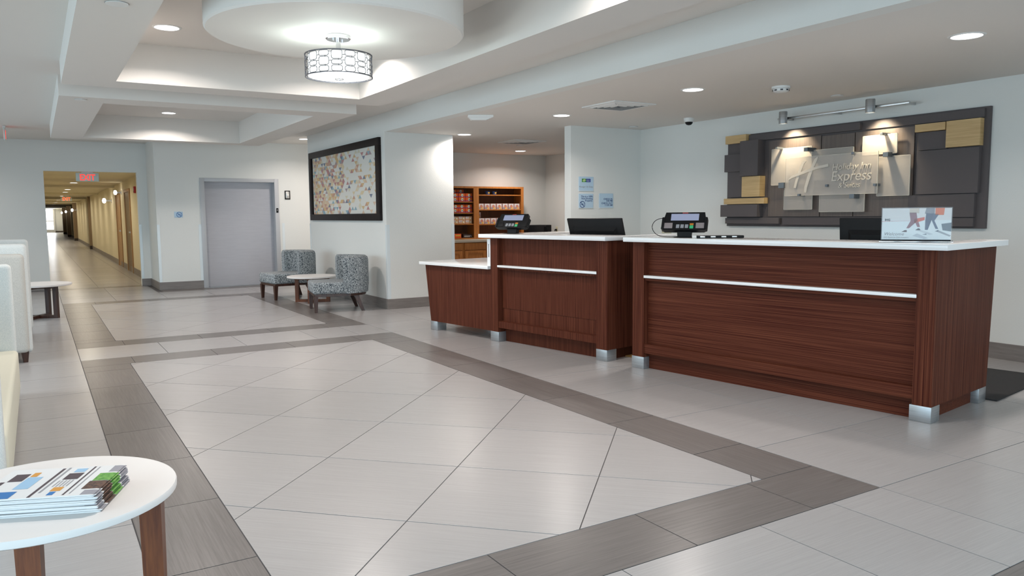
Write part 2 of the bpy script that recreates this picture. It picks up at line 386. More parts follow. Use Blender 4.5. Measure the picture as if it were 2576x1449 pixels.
for mname, bmq in stuff_tiles.items():
    tag(obj('outlying_tiles', bmq, mname, floor), kind='stuff')

# ---- walls
def wall(name, *boxes, mat='wall'):
    bm = bmesh.new()
    for b in boxes: add_box(bm, *b)
    return tag(obj(name, bm, mat), kind='structure')
def windowed(name, axis, fixed, a0, a1, z1, wins, wz0, wz1):
    bs = []; cur = a0
    def bx(p, q, za, zb):
        if axis == 'y': bs.append((fixed-TH, fixed, p, q, za, zb))
        else: bs.append((p, q, fixed-TH, fixed, za, zb))
    for p, q in wins:
        bx(cur, p, 0, z1); bx(p, q, 0, wz0); bx(p, q, wz1, z1); cur = q
    bx(cur, a1, 0, z1)
    return wall(name, *bs)
windowed('wall_left', 'y', -3.2, -3.0, YH+TH, ZG, WIN_LEFT, 0.35, 2.35)
windowed('wall_back', 'x', -3.0, -3.2, XS+TH, ZG, WIN_BACK, 0.15, 2.45)
n = 0
def window(ax, fixed, p, q, z0, z1):
    global n; n += 1
    root = structure('window_%d' % n, 'tall daylit lobby window in a grey frame')
    d = 0.05; m0, m1 = fixed-0.10, fixed-0.05
    for s, (a, b, c, e) in enumerate(((p, p+d, z0, z1), (q-d, q, z0, z1), (p+d, q-d, z0, z0+d), (p+d, q-d, z1-d, z1), ((p+q)/2-.02, (p+q)/2+.02, z0+d, z1-d))):
        if ax == 'y': box('window_frame', 'alu', m0, m1, a, b, c, e, root)
        else: box('window_frame', 'alu', a, b, m0, m1, c, e, root)
    for a, b in ((p+d, (p+q)/2-.02), ((p+q)/2+.02, q-d)):
        if ax == 'y': box('pane', 'clear', fixed-.078, fixed-.072, a, b, z0+d, z1-d, root)
        else: box('pane', 'clear', a, b, fixed-.078, fixed-.072, z0+d, z1-d, root)
for p, q in WIN_LEFT: window('y', -3.2, p, q, 0.35, 2.35)
for p, q in WIN_BACK: window('x', -3.0, p, q, 0.15, 2.45)
wall('wall_right', (XS, XS+TH, -3.0, 8.534, 0, ZG))
wall('wall_partition', (6.202, 9.1, 8.534, 8.68, 0, ZG))
wall('wall_alcove_back', (XA+.3, 9.1, 13.2, 13.35, 0, ZG))
wall('wall_alcove_side', (8.95, 9.1, 8.68, 13.2, 0, ZG))
# the block that carries the artwork: hollow inside
wall('wall_art', (XA, XA+TH, YC, 14.02, 0, ZG), (XA+TH, 5.378, YC, YC+TH, 0, ZG), (5.378-TH, 5.378, YC+TH, 13.2, 0, ZG), (XA+TH, 7.0, 13.87, 14.02, 0, ZG))
wall('wall_passage_end', (7.0, 7.15, 13.87, YE+TH, 0, ZG))
EX0, EX1, EZ = 2.692, 4.178, 2.098
wall('wall_elevator', (1.92, EX0, YE, YE+0.3, 0, ZG), (EX1, 7.0, YE, YE+0.3, 0, ZG), (EX0, EX1, YE, YE+0.3, EZ, ZG), (1.92, 2.07, YE+0.3, YH, 0, ZG))
HX0, HX1, HZ = 0.180, 1.745, 2.237
wall('wall_far', (-3.2, HX0, YH, YH+TH, 0, ZG), (HX1, 2.07, YH, YH+TH, 0, ZG), (HX0, HX1, YH, YH+TH, HZ, ZG))
# bulkhead between the lobby ceiling and the lower reception ceiling
wall('wall_bulkhead', (XA, XA+TH, -3.0, YC, ZR, ZG))

# ---- ceilings
ceiling = structure('ceiling', 'pale plaster ceiling with two coffers over the lobby')
CX0, CX1, IX0, IX1 = 0.275, 3.425, 0.700, 3.020
COF = [(2.19, 2.58, 7.985, 8.375), (9.165, 9.585, 13.67, 14.02)]
bm = bmesh.new()
zt = ZG+0.06
add_box(bm, -3.2, IX0-.1, -3.0, YH, ZG, zt); add_box(bm, IX1+.1, XA, -3.0, YE, ZG, zt)
ys = [-3.0]
for o0, i0, i1, o1 in COF: ys += [i0-.1, i1+.1]
ys.append(YE)
for k in range(0, len(ys), 2): add_box(bm, IX0-.1, IX1+.1, ys[k], ys[k+1], ZG, zt)
add_box(bm, IX0-.1, 2.07, YE, YH, ZG, zt); add_box(bm, XA, 7.0, 14.02, YE, ZG, zt)
obj('lobby_ceiling', bm, 'ceil', ceiling)
for o0, i0, i1, o1 in COF:
    box('coffer_beam', 'ceil', CX0, CX1, o0, i0, ZF, ZT+.05, ceiling); box('coffer_beam', 'ceil', CX0, CX1, i1, o1, ZF, ZT+.05, ceiling)
    box('coffer_beam', 'ceil', CX0, IX0, i0, i1, ZF, ZT+.05, ceiling); box('coffer_beam', 'ceil', IX1, CX1, i0, i1, ZF, ZT+.05, ceiling)
    box('coffer_panel', 'ceil', CX0, CX1, o0, o1, ZT, ZT+.06, ceiling)
bm = bmesh.new(); add_box(bm, XA+TH, XS, -3.0, 8.534, ZR, ZR+.06); add_box(bm, XA+TH, 6.202, 8.534, YC, ZR, ZR+.06)
add_box(bm, 6.202, 8.95, 8.68, 13.2, ZR, ZR+.06); add_box(bm, 5.378, 6.202, YC, 13.2, ZR, ZR+.06)
obj('reception_ceiling', bm, 'ceil', ceiling)
DC = (1.855, 5.28); DR = 0.868
bm = bmesh.new(); add_lathe(bm, [(0, ZF), (DR-.012, ZF), (DR, ZF+.012), (DR, ZT+.01)], 96, *DC)
obj('round_drop', bm, 'ceil', ceiling, smooth=True)

# ---- corridor
def hx(x, y): return x+(y-17.0)*0.0055
def hall_prism(bm, x0, x1, y0, y1, z0, z1): add_prism(bm, [(hx(x0, y0), y0), (hx(x1, y0), y0), (hx(x1, y1), y1), (hx(x0, y1), y1)], z0, z1)
HY0, HY1, HCE = YH+TH, 88.0, 2.30
def hall_piece(name, mat, *a, parent=None):
    bm = bmesh.new(); hall_prism(bm, *a); o = obj(name, bm, mat, parent)
    if not parent: o['kind'] = 'structure'
    return o
hall_piece('wall_corridor_right', 'hall', 1.98, 2.13, HY0, HY1, 0, HCE)
hall_piece('wall_corridor_left', 'hall', -0.15, 0.0, HY0, HY1, 0, HCE)
bm = bmesh.new(); hall_prism(bm, -0.15, 2.13, HY0, HY1, HCE, HCE+.06); cc = obj('ceiling_corridor', bm, 'hall'); cc['kind'] = 'structure'
for k in range(7): hall_piece('ceiling_beam', 'hall', 0.0, 1.98, 25.4+7.5*k, 25.7+7.5*k, 2.235, HCE, parent=cc)
sbox('wall_corridor_end', 'greywall', 0.2, 3.0, HY1, HY1+.15, 0, HCE+.3)
door = structure('door_2', 'glazed exit door glowing with daylight at the corridor end')
for a in ((0.80, 0.92, 0, 2.28), (1.52, 1.66, 0, 2.28)): box('door_frame', 'greywall', a[0], a[1], 87.9, 87.99, a[2], a[3], door)
box('door_rail', 'greywall', 0.92, 1.52, 87.9, 87.99, 0, 0.30, door); box('door_rail', 'greywall', 0.92, 1.52, 87.9, 87.99, 1.06, 1.16, door)
box('pane', 'dayglass', 0.92, 1.52, 87.94, 87.97, 0.30, 1.06, door); box('pane', 'dayglass', 0.92, 1.52, 87.94, 87.97, 1.16, 2.24, door)
area_light('corridor_door_daylight', (1.22, 87.8, 1.3), 0.6, 90, (0.9, 0.95, 1), (rad(-90), 0, 0), size_y=1.9)
# ---- baseboards
BH, BT = 0.146, 0.012
def baseboard(name, *runs, mat='base'):
    bm = bmesh.new()
    for r in runs: add_box(bm, *r, 0.0, BH, 0.002, 1)
    return tag(obj(name, bm, mat), kind='structure')
baseboard('baseboard_right', (XS-BT, XS, -3.0, 8.534))
baseboard('baseboard_partition', (6.202-BT, XS-BT, 8.534-BT, 8.534), (6.202-BT, 6.202, 8.534, 8.68))
baseboard('baseboard_art', (XA-BT, XA, YC, 14.02), (XA-BT, 5.378, YC-BT, YC))
baseboard('baseboard_elevator', (1.92-BT, EX0, YE-BT, YE), (EX1, 7.0, YE-BT, YE), (1.92-BT, 1.92, YE, YH-BT))
baseboard('baseboard_far', (-3.2, HX0, YH-BT, YH), (HX1, 1.92, YH-BT, YH))
baseboard('baseboard_left', (-3.2, -3.2+BT, -3.0, YH))
bb = hall_piece('baseboard_corridor', 'base', 1.968, 1.98, HY0, HY1, 0, BH)
baseboard('baseboard_corridor_end', (0.2, 3.0, HY1-.02, HY1), mat='dark_base')

# ---- corner guards (clear strips on the wall corners)
gi = 0
def guard(x, y, sx, sy, zt=1.22, z0=BH+.004):
    """L strip on an outside corner; sx, sy point along the two faces"""
    global gi; gi += 1
    bm = bmesh.new(); w, t = 0.045, 0.004
    x0, x1 = sorted((x, x+sx*w)); y0, y1 = sorted((y, y+sy*w))
    fx = (y-sy*t, y); fy = (x-sx*t, x)
    add_box(bm, min(x0, x-sx*t), max(x1, x-sx*t), min(fx), max(fx), z0, zt)
    add_box(bm, min(fy), max(fy), y0, y1, z0, zt)
    return tag(obj('trim_%d' % gi, bm, 'guard'), 'clear plastic corner guard strip on the wall edge', None, None, 'structure')
guard(XA, YC, 1, 1); guard(5.378, YC, -1, 1); guard(XA, 14.02, 1, -1); guard(6.202, 8.534, 1, 1)
guard(1.92, YE, 1, 1); guard(HX1, YH, 1, 1); guard(EX0-.004, YE, -1, 1); guard(EX1+.05, YE, 1, 1)

# ---- elevator
el = structure('door_1', 'grey elevator door in a steel frame')
box('door_frame', 'lavframe', EX0, EX0+.085, YE-.015, YE+.28, 0, EZ, el, 0.003); box('door_frame', 'lavframe', EX1-.085, EX1, YE-.015, YE+.28, 0, EZ, el, 0.003)
box('door_frame', 'lavframe', EX0+.085, EX1-.085, YE-.015, YE+.28, EZ-.07, EZ, el, 0.003)
box('door_panel', 'lav', EX0+.085, EX1-.085, YE+.17, YE+.21, 0.006, EZ-.07, el)
box('door_sill', 'alu', EX0+.085, EX1-.085, YE-.01, YE+.2, 0.0, 0.006, el)
pl = box('jamb_plate', 'black', EX1-.064, EX1-.022, YE-.0185, YE-.0152, 1.43, 1.52, el)
letters('floor_number', '1', 0.05, 'white', pl, (0.0, -0.0018, -0.012), FACE_NEG_Y, 'CENTER')
pi = thing('hall_lantern', 'small steel call lantern in black frame on the wall beside the elevator', 'elevator panel', (4.35, YE, 1.782))
box('frame', 'black', -.055, .055, -.012, 0, -.088, .088, pi, .004); box('plate', 'steel', -.036, .036, -.016, -.011, -.068, .068, pi, .002)
bm = bmesh.new(); add_lathe(bm, [(0, .014), (.02, .014), (.024, .008), (.024, 0)], 20); obj('lens', bm, 'white', pi, (0, -.016, 0), (rad(90), 0, 0), True)

# ================================================================ CEILING FIXTURES
def downlight(x, y, z, label, group, power, color=DOWN, r=0.112, lens='lit', spread=150):
    t = thing('downlight', label, 'ceiling light', (x, y, z), 0, group)
    bm = bmesh.new(); add_lathe(bm, [(r-.018, -.001), (r-.014, -.006), (r, -.006), (r+.006, -.001), (r+.006, 0)], 32); obj('trim_ring', bm, 'white', t, smooth=True)
    bm = bmesh.new(); add_lathe(bm, [(r-.016, -.003), (0, -.004)], 32); obj('lens', bm, lens, t)
    if power: area_light('downlight_glow', (x, y, z-.012), 2*r-.05, power, color, (0, 0, 0), 'DISK', spread=spread)
    return t
for yy in (0.40, 2.96, 5.54, 7.73, 10.21):
    downlight(5.48, yy, ZR, 'round recessed downlight in the low ceiling row above the reception desks', 'recessed downlights over the reception', P_DOWN)
downlight(7.81, 12.35, ZR, 'recessed downlight in the alcove ceiling above the oak shelves', 'recessed downlights over the reception', P_DOWN)
for (xx, yy) in ((1.04, 7.22), (1.04, 3.36), (2.68, 3.36), (2.68, 7.22)):
    downlight(xx, yy, ZT, 'round recessed downlight in the coffer around the round ceiling drop', 'coffer downlights', P_DOWN*1.8)
for yy in (10.3, 13.0):
    downlight(1.84, yy, ZT, 'recessed downlight in the far coffer before the corridor', 'far coffer downlights', P_DOWN*1.9)
downlight(4.40, 14.55, ZG, 'recessed downlight in the flat ceiling near the elevator, behind the artwork wall', None, P_DOWN)
downlight(5.9, 14.85, ZG, 'recessed downlight hidden in the side passage behind the artwork wall', None, P_DOWN)
for yy in (7.5, 12.3, 15.5):  # unseen lamps added to brighten the left and corridor walls
    downlight(-1.7, yy, ZG, 'unseen recessed downlight added to brighten the sofa side of the lobby', 'added sofa side downlights', P_DOWN*.9)
for k in range(18):
    yy = 23.8+2.8*k
    downlight(hx(0.90, yy), yy, HCE, 'round downlight in the row along the yellow corridor ceiling', 'corridor downlights', P_HALL if k < 12 else 0, WARM, 0.11, 'litwarm', 170)
for yy in (18.4, 20.8): area_light('corridor_glow', (0.9, yy, HCE-.02), 0.2, P_HALL, WARM, (0, 0, 0), 'DISK', spread=170)
def diffuser(x, y, z, label):
    t = thing('ceiling_vent', label, 'air vent', (x, y, z)); s = 0.29
    bm = bmesh.new()
    for a in ((-s, s, -s, -s+.05), (-s, s, s-.05, s), (-s, -s+.05, -s+.05, s-.05), (s-.05, s, -s+.05, s-.05)): add_box(bm, *a, -.012, 0, .002, 1)
    obj('frame', bm, 'white', t)
    box('backing', 'inkgrey', -s+.05, s-.05, -s+.05, s-.05, -.003, 0, t)
    for k in range(4):
        q = s-.065-.052*k
        for sx, sy in ((1, 0), (-1, 0), (0, 1), (0, -1)):
            bm = bmesh.new()
            if sx: add_hexa(bm, [(sx*(q-.018), -q, -.02), (sx*(q-.012), -q, -.02), (sx*(q-.012), q, -.02), (sx*(q-.018), q, -.02)], [(sx*(q+.006), -q, -.004), (sx*(q+.012), -q, -.004), (sx*(q+.012), q, -.004), (sx*(q+.006), q, -.004)])
            else: add_hexa(bm, [(-q, sy*(q-.018), -.02), (-q, sy*(q-.012), -.02), (q, sy*(q-.012), -.02), (q, sy*(q-.018), -.02)], [(-q, sy*(q+.006), -.004), (-q, sy*(q+.012), -.004), (q, sy*(q+.012), -.004), (q, sy*(q+.006), -.004)])
            obj('slat', bm, 'white', t)
    return t
diffuser(5.54, 6.73, ZR, 'square white louvred air vent in the ceiling before the reception wall')
diffuser(6.84, 10.77, ZR, 'square louvred air vent in the ceiling of the alcove with the shelves')
t = thing('smoke_detector', 'white disc smoke detector on the ceiling near the spotlight track', 'smoke detector', (6.10, 5.01, ZR))
bm = bmesh.new(); add_lathe(bm, [(.085, 0), (.085, -.018), (.078, -.022)], 32); obj('mounting_plate', bm, 'white', t, smooth=True)
bm = bmesh.new(); add_lathe(bm, [(.074, -.022), (.07, -.045), (.05, -.056), (0, -.058)], 32); obj('cover', bm, 'white', t, smooth=True)
for k in range(8):
    a = k*math.pi/4; bm = bmesh.new(); add_box(bm, -.012, .012, -.002, .002, -.006, .006); obj('slot', bm, 'ink', t, (.074*math.cos(a), .074*math.sin(a), -.036), (0, 0, a+math.pi/2))
t = thing('dome_camera', 'small security camera with black dome hanging from the ceiling near the corner', 'camera', (7.06, 7.20, ZR))
bm = bmesh.new(); add_lathe(bm, [(.065, 0), (.065, -.02), (.058, -.045), (.05, -.05)], 32); obj('housing', bm, 'white', t, smooth=True)
bm = bmesh.new(); add_lathe(bm, [(.048, -.05), (.044, -.068), (.028, -.084), (0, -.09)], 32); obj('dome', bm, 'blackgloss', t, smooth=True)
t = thing('emergency_light', 'white wedge-shaped emergency light on the ceiling by the bulkhead', 'emergency light', (4.60, 8.16, ZR), rad(-25))
bm = bmesh.new(); add_prism(bm, [(-.15, -.05), (.15, -.05), (.15, .05), (-.15, .05)], -.03, 0, .006); obj('base', bm, 'white', t)
bm = bmesh.new(); add_hexa(bm, [(-.11, -.04, -.062), (.06, -.04, -.062), (.06, .04, -.062), (-.11, .04, -.062)], [(-.14, -.048, -.03), (.14, -.048, -.03), (.14, .048, -.03), (-.14, .048, -.03)]); obj('housing', bm, 'white', t)
for a in range(3):
    for b in range(2): box('lens_cell', 'steel', .07+.022*a, .088+.022*a, -.035+.038*b, -.005+.038*b, -.056+.011*a, -.052+.011*a, t)
def plate(x, y, z, label, r=.064):
    t = thing('sprinkler_cover', label, 'sprinkler cover', (x, y, z))
    bm = bmesh.new(); add_lathe(bm, [(r, 0), (r, -.004)], 28); obj('rim', bm, 'steel', t)
    bm = bmesh.new(); add_lathe(bm, [(r-.002, -.008), (0, -.009)], 28); add_lathe(bm, [(r-.002, -.008), (r-.002, -.0045)], 28); obj('cap', bm, 'white', t)
plate(7.07, 5.10, ZR, 'flat round sprinkler cover on the ceiling above the reception sign')
plate(7.04, 8.24, ZR, 'flat round sprinkler cover near the inner corner of the reception ceiling')
plate(0.475, 5.11, ZF, 'flat round sprinkler cover under the beam of the coffer with the round drop')
plate(0.48, 9.36, ZF, 'flat round sprinkler cover under the corner of the far coffer beam', .06)
plate(7.2, 11.4, ZR, 'flat round sprinkler cover beside the alcove ceiling vent')

# ---- drum ceiling lamp
lp = thing('drum_ceiling_lamp', 'white drum ceiling lamp in a chrome lattice under the round drop', 'ceiling lamp', (1.855, 5.28, ZF))
bm = bmesh.new(); add_lathe(bm, [(.086, 0), (.086, -.022), (.080, -.028), (0, -.028)], 40); can = obj('canopy', bm, 'chrome', lp, smooth=True)
for a in (0.6, 3.7):
    bm = bmesh.new(); add_lathe(bm, [(.006, 0), (.006, -.012), (0, -.014)], 12); obj('screw', bm, 'chrome', can, (.05*math.cos(a), .05*math.sin(a), -.028))
bm = bmesh.new(); add_lathe(bm, [(.016, -.028), (.016, -.15)], 20); obj('stem', bm, 'chrome', lp, smooth=True)
LR, LZ0, LZ1 = 0.228, -.285, -.134
bm = bmesh.new(); add_lathe(bm, [(LR-.02, LZ1-.004), (LR-.02, LZ0+.006)], 64); obj('diffuser', bm, 'shade', lp, smooth=True)
bm = bmesh.new(); add_lathe(bm, [(LR-.02, LZ0+.006), (LR-.06, LZ0-.001), (0, LZ0-.006)], 64); obj('bottom_glass', bm, 'shade', lp, smooth=True)
for zz in (LZ1, LZ0+.004):
    bm = bmesh.new(); add_lathe(bm, [(LR-.003, zz+.003), (LR+.003, zz+.003), (LR+.003, zz-.003), (LR-.003, zz-.003), (LR-.003, zz+.003)], 64); obj('rim', bm, 'lattice', lp, smooth=True)
bm = bmesh.new()
cols = 16
for k in range(cols):
    hs = [(.0, .27), (.31, .70), (.74, 1.0)] if k % 2 == 0 else [(.0, .42), (.46, .68), (.72, 1.0)]
    ca = 2*math.pi*k/cols; hw = math.pi/cols*.80
    for f0, f1 in hs:
        z1, z0 = LZ1-.004-(LZ1-LZ0-.012)*f0, LZ1-.004-(LZ1-LZ0-.012)*f1
        pts = []; rc = .014
        for (cxs, czs, a0) in ((1, 1, 0), (-1, 1, 90), (-1, -1, 180), (1, -1, 270)):
            for s in range(4):
                a = rad(a0+30*s); u = cxs*(hw*LR-rc)+rc*math.cos(a); v = (z0+z1)/2+czs*((z1-z0)/2-rc)+rc*math.sin(a)
                th = ca+u/LR; pts.append((LR*math.cos(th), LR*math.sin(th), v))
        add_tube(bm, pts, .0021, 5, True)
    for f in (.29 if k % 2 == 0 else .44, .72 if k % 2 == 0 else .70):
        z = LZ1-.004-(LZ1-LZ0-.012)*f; th = ca+.05
        add_tube(bm, [(LR*math.cos(th), LR*math.sin(th), z-.006), (LR*math.cos(th), LR*math.sin(th), z+.006)], .002, 5)
        add_tube(bm, [(LR*math.cos(ca+hw), LR*math.sin(ca+hw), z+.03), (LR*math.cos(ca+hw*1.5), LR*math.sin(ca+hw*1.5), z+.03)], .002, 5)
obj('lattice', bm, 'lattice', lp)
bm = bmesh.new(); add_lathe(bm, [(0, LZ0-.006), (.03, LZ0-.008), (.028, LZ0-.012), (.006, LZ0-.014), (.007, LZ0-.022), (0, LZ0-.026)], 24); obj('finial', bm, 'chrome', lp, smooth=True)
point_light('drum_lamp_bulb', (1.855-.09, 5.28+.05, ZF-.155), 5.5, (0.86, 1.0, 0.96), .03)
point_light('drum_lamp_bulb', (1.855+.08, 5.28-.06, ZF-.165), 2.5, (0.86, 1.0, 0.96), .03)
point_light('drum_lamp_lower', (1.855, 5.28, ZF-.36), 12.0, (0.93, 1.0, 0.97), .12)

# ================================================================ RECEPTION DESKS
AB, AS = rad(8.2), rad(9.2)
big = thing('reception_desk', 'long walnut reception desk with white counter and level grain, behind it the brand sign', 'desk', (4.778, 2.698, 0), AB)
L = 2.497
bm = bmesh.new(); add_prism(bm, [(-.075, -.085), (.96, -.085), (.96, .10), (.36, .10), (.36, 2.545), (-.075, 2.545)], 1.107, 1.147, .004); obj('counter', bm, 'quartz', big, smooth=True)
box('post', 'wood_v', 0, .12, 0, .118, .105, 1.107, big); box('post', 'wood_v', 0, .12, L-.127, L, .105, 1.107, big)
bm = bmesh.new(); add_hexa(bm, [(.12, 0, .105), (.93, 0, .105), (.93, .04, .105), (.12, .04, .105)], [(.12, 0, 1.107), (1.0, 0, 1.107), (1.0, .04, 1.107), (.12, .04, 1.107)]); obj('side_panel', bm, 'wood_v', big)
bm = bmesh.new(); add_hexa(bm, [(.12, L-.04, .105), (.93, L-.04, .105), (.93, L, .105), (.12, L, .105)], [(.12, L-.04, 1.107), (1.0, L-.04, 1.107), (1.0, L, 1.107), (.12, L, 1.107)]); obj('side_panel', bm, 'wood_v', big)
box('front_panel', 'wood_h', .06, .09, .118, L-.127, .797, 1.107, big); box('front_panel', 'wood_h', .06, .09, .118, L-.127, .22, .775, big)
box('shelf_rail', 'wood_h', .012, .09, .118, L-.127, .775, .797, big); box('white_rail', 'quartz', -.004, .09, .116, L-.125, .797, .819, big, .002)
box('bottom_rail', 'wood_h', .008, .09, .118, L-.127, .14, .22, big)
box('toe_panel', 'wood_h', .07, .09, .118, L-.127, .0, .14, big); box('toe_panel', 'wood_h', .12, .80, .05, .07, .0, .105, big)
for (a, b) in ((0, 0), (0, L-.13), (.795, 0), (.795, L-.13)): box('foot', 'alu', a-.003, a+.127, b-.003, b+.133, 0, .105, big, .002)
box('work_surface', 'beige', .36, .93, .04, L-.04, .73, .76, big)

sm = thing('reception_desk', 'narrow walnut reception desk with upright grain and a lowered white side counter', 'desk', (4.388, 5.482, 0), AS)
L1, L2 = 1.670, 2.80
bm = bmesh.new(); add_prism(bm, [(-.06, -.025), (.97, -.025), (.97, .10), (.42, .10), (.42, 1.45), (1.40, 1.55), (1.40, 1.86), (-.06, 1.80)], 1.107, 1.147, .004); obj('counter', bm, 'quartz', sm, smooth=True)
box('post', 'wood_v', 0, .12, 0, .135, .105, 1.107, sm); box('post', 'wood_v', 0, .12, L1-.115, L1, .105, 1.107, sm)
box('side_panel', 'wood_v', .12, .95, 0, .04, .105, 1.107, sm); box('side_panel', 'wood_v', .12, .95, L1-.04, L1, .105, 1.107, sm)
box('front_panel', 'wood_v', .06, .09, .135, L1-.115, .819, 1.107, sm); box('front_panel', 'wood_v', .06, .09, .135, L1-.115, .36, .775, sm); box('front_panel', 'wood_v', .066, .09, .135, L1-.115, .22, .36, sm)
box('shelf_rail', 'wood_v', .012, .09, .135, L1-.115, .775, .797, sm); box('white_rail', 'quartz', -.004, .09, .133, L1-.113, .797, .819, sm, .002)
box('bottom_rail', 'wood_v', .008, .09, .135, L1-.115, .15, .22, sm); box('toe_panel', 'wood_v', .10, .12, .135, L1-.115, 0, .15, sm)
box('toe_panel', 'wood_v', .12, .80, .06, .08, .0, .105, sm)
for (a, b) in ((0, 0), (0, L1-.125), (.82, 0), (0, L2-.13), (.82, L2-.13)): box('foot', 'alu', a-.003, a+.127, b-.003, b+.133, 0, .105, sm, .002)
bm = bmesh.new(); add_hexa(bm, [(0.002, L1, .105), (.035, L1, .105), (.035, L2, .105), (0.002, L2, .105)], [(0.002, L1, .77), (.035, L1, .77), (.035, L2+.10, .77), (0.002, L2+.10, .77)]); obj('low_panel', bm, 'wood_v', sm)
bm = bmesh.new(); add_hexa(bm, [(.035, L2-.03, .105), (.95, L2-.03, .105), (.95, L2, .105), (.035, L2, .105)], [(.035, L2+.07, .77), (.95, L2+.07, .77), (.95, L2+.10, .77), (.035, L2+.10, .77)]); obj('low_panel', bm, 'wood_v', sm)
bm = bmesh.new(); add_prism(bm, [(-.04, L1+.002), (.98, L1+.002), (.98, L2+.17), (-.04, L2+.17)], .77, .806, .004); obj('low_counter', bm, 'quartz', sm, smooth=True)
bm = bmesh.new(); add_hexa(bm, [(.0, L1+.002, .806), (.60, L1+.002, .806), (.60, L1+.055, .806), (.0, L1+.055, .806)], [(.0, L1+.002, 1.09), (.60, L1+.002, 1.09), (.60, L1+.055, 1.09), (.0, L1+.055, 1.09)]); sp = obj('side_splash', bm, 'quartz', sm)
box('slot', 'inkgrey', -.002, .0, L1+.02, L1+.036, .90, 1.04, sp)
box('work_surface', 'beige', .46, .95, .04, L1-.04, .73, .76, sm)

# ---- things on the desks
def local(root, ang, x, y, z):
    c, s = math.cos(ang), math.sin(ang); o = root.location
    return (o.x+x*c-y*s, o.y+x*s+y*c, z)
def monitor(root, ang, x, y, w, h, zc, tilt, label, yawoff=0.0):
    t = thing('computer_monitor', label, 'monitor', local(root, ang, x, y, .7606), ang+yawoff)
    zz = zc-.76
    bm = bmesh.new(); add_box(bm, -.012, .012, -w/2, w/2, -h/2, h/2, .006); obj('bezel', bm, 'black', t, (0, 0, zz), (0, -tilt, 0), True)
    bm = bmesh.new(); add_hexa(bm, [(-.013, -w*.40, -h*.42), (-.013, w*.40, -h*.42), (-.035, w*.33, -h*.34), (-.035, -w*.33, -h*.34)], [(-.013, -w*.40, h*.30), (-.013, w*.40, h*.30), (-.035, w*.36, h*.22), (-.035, -w*.36, h*.22)]); obj('back_cover', bm, 'black', t, (0, 0, zz), (0, -tilt, 0))
    box('badge', 'inkgrey', -.0375, -.0345, -.06, .06, zz+.020, zz+.024, t)
    bm = bmesh.new(); add_hexa(bm, [(-.03, -.05, .012), (.03, -.05, .012), (.03, .05, .012), (-.03, .05, .012)], [(-.025, -.035, zz), (.0, -.035, zz), (.0, .035, zz), (-.025, .035, zz)]); obj('stand', bm, 'black', t)
    bm = bmesh.new(); add_box(bm, -.10, .10, -.13, .13, 0, .012, .004); obj('foot_plate', bm, 'black', t)
    box('screen', 'blackgloss', .0125, .014, -w/2+.015, w/2-.015, zz-h/2+.02, zz+h/2-.02, t).rotation_euler = (0, -tilt, 0)
    return t
monitor(sm, AS, .53, .61, .74, .43, 1.10, rad(16), 'black computer monitor seen from behind on the narrow reception desk')
monitor(big, AB, .53, .55, .70, .44, 1.085, rad(5), 'black computer monitor behind the welcome card on the long reception desk')

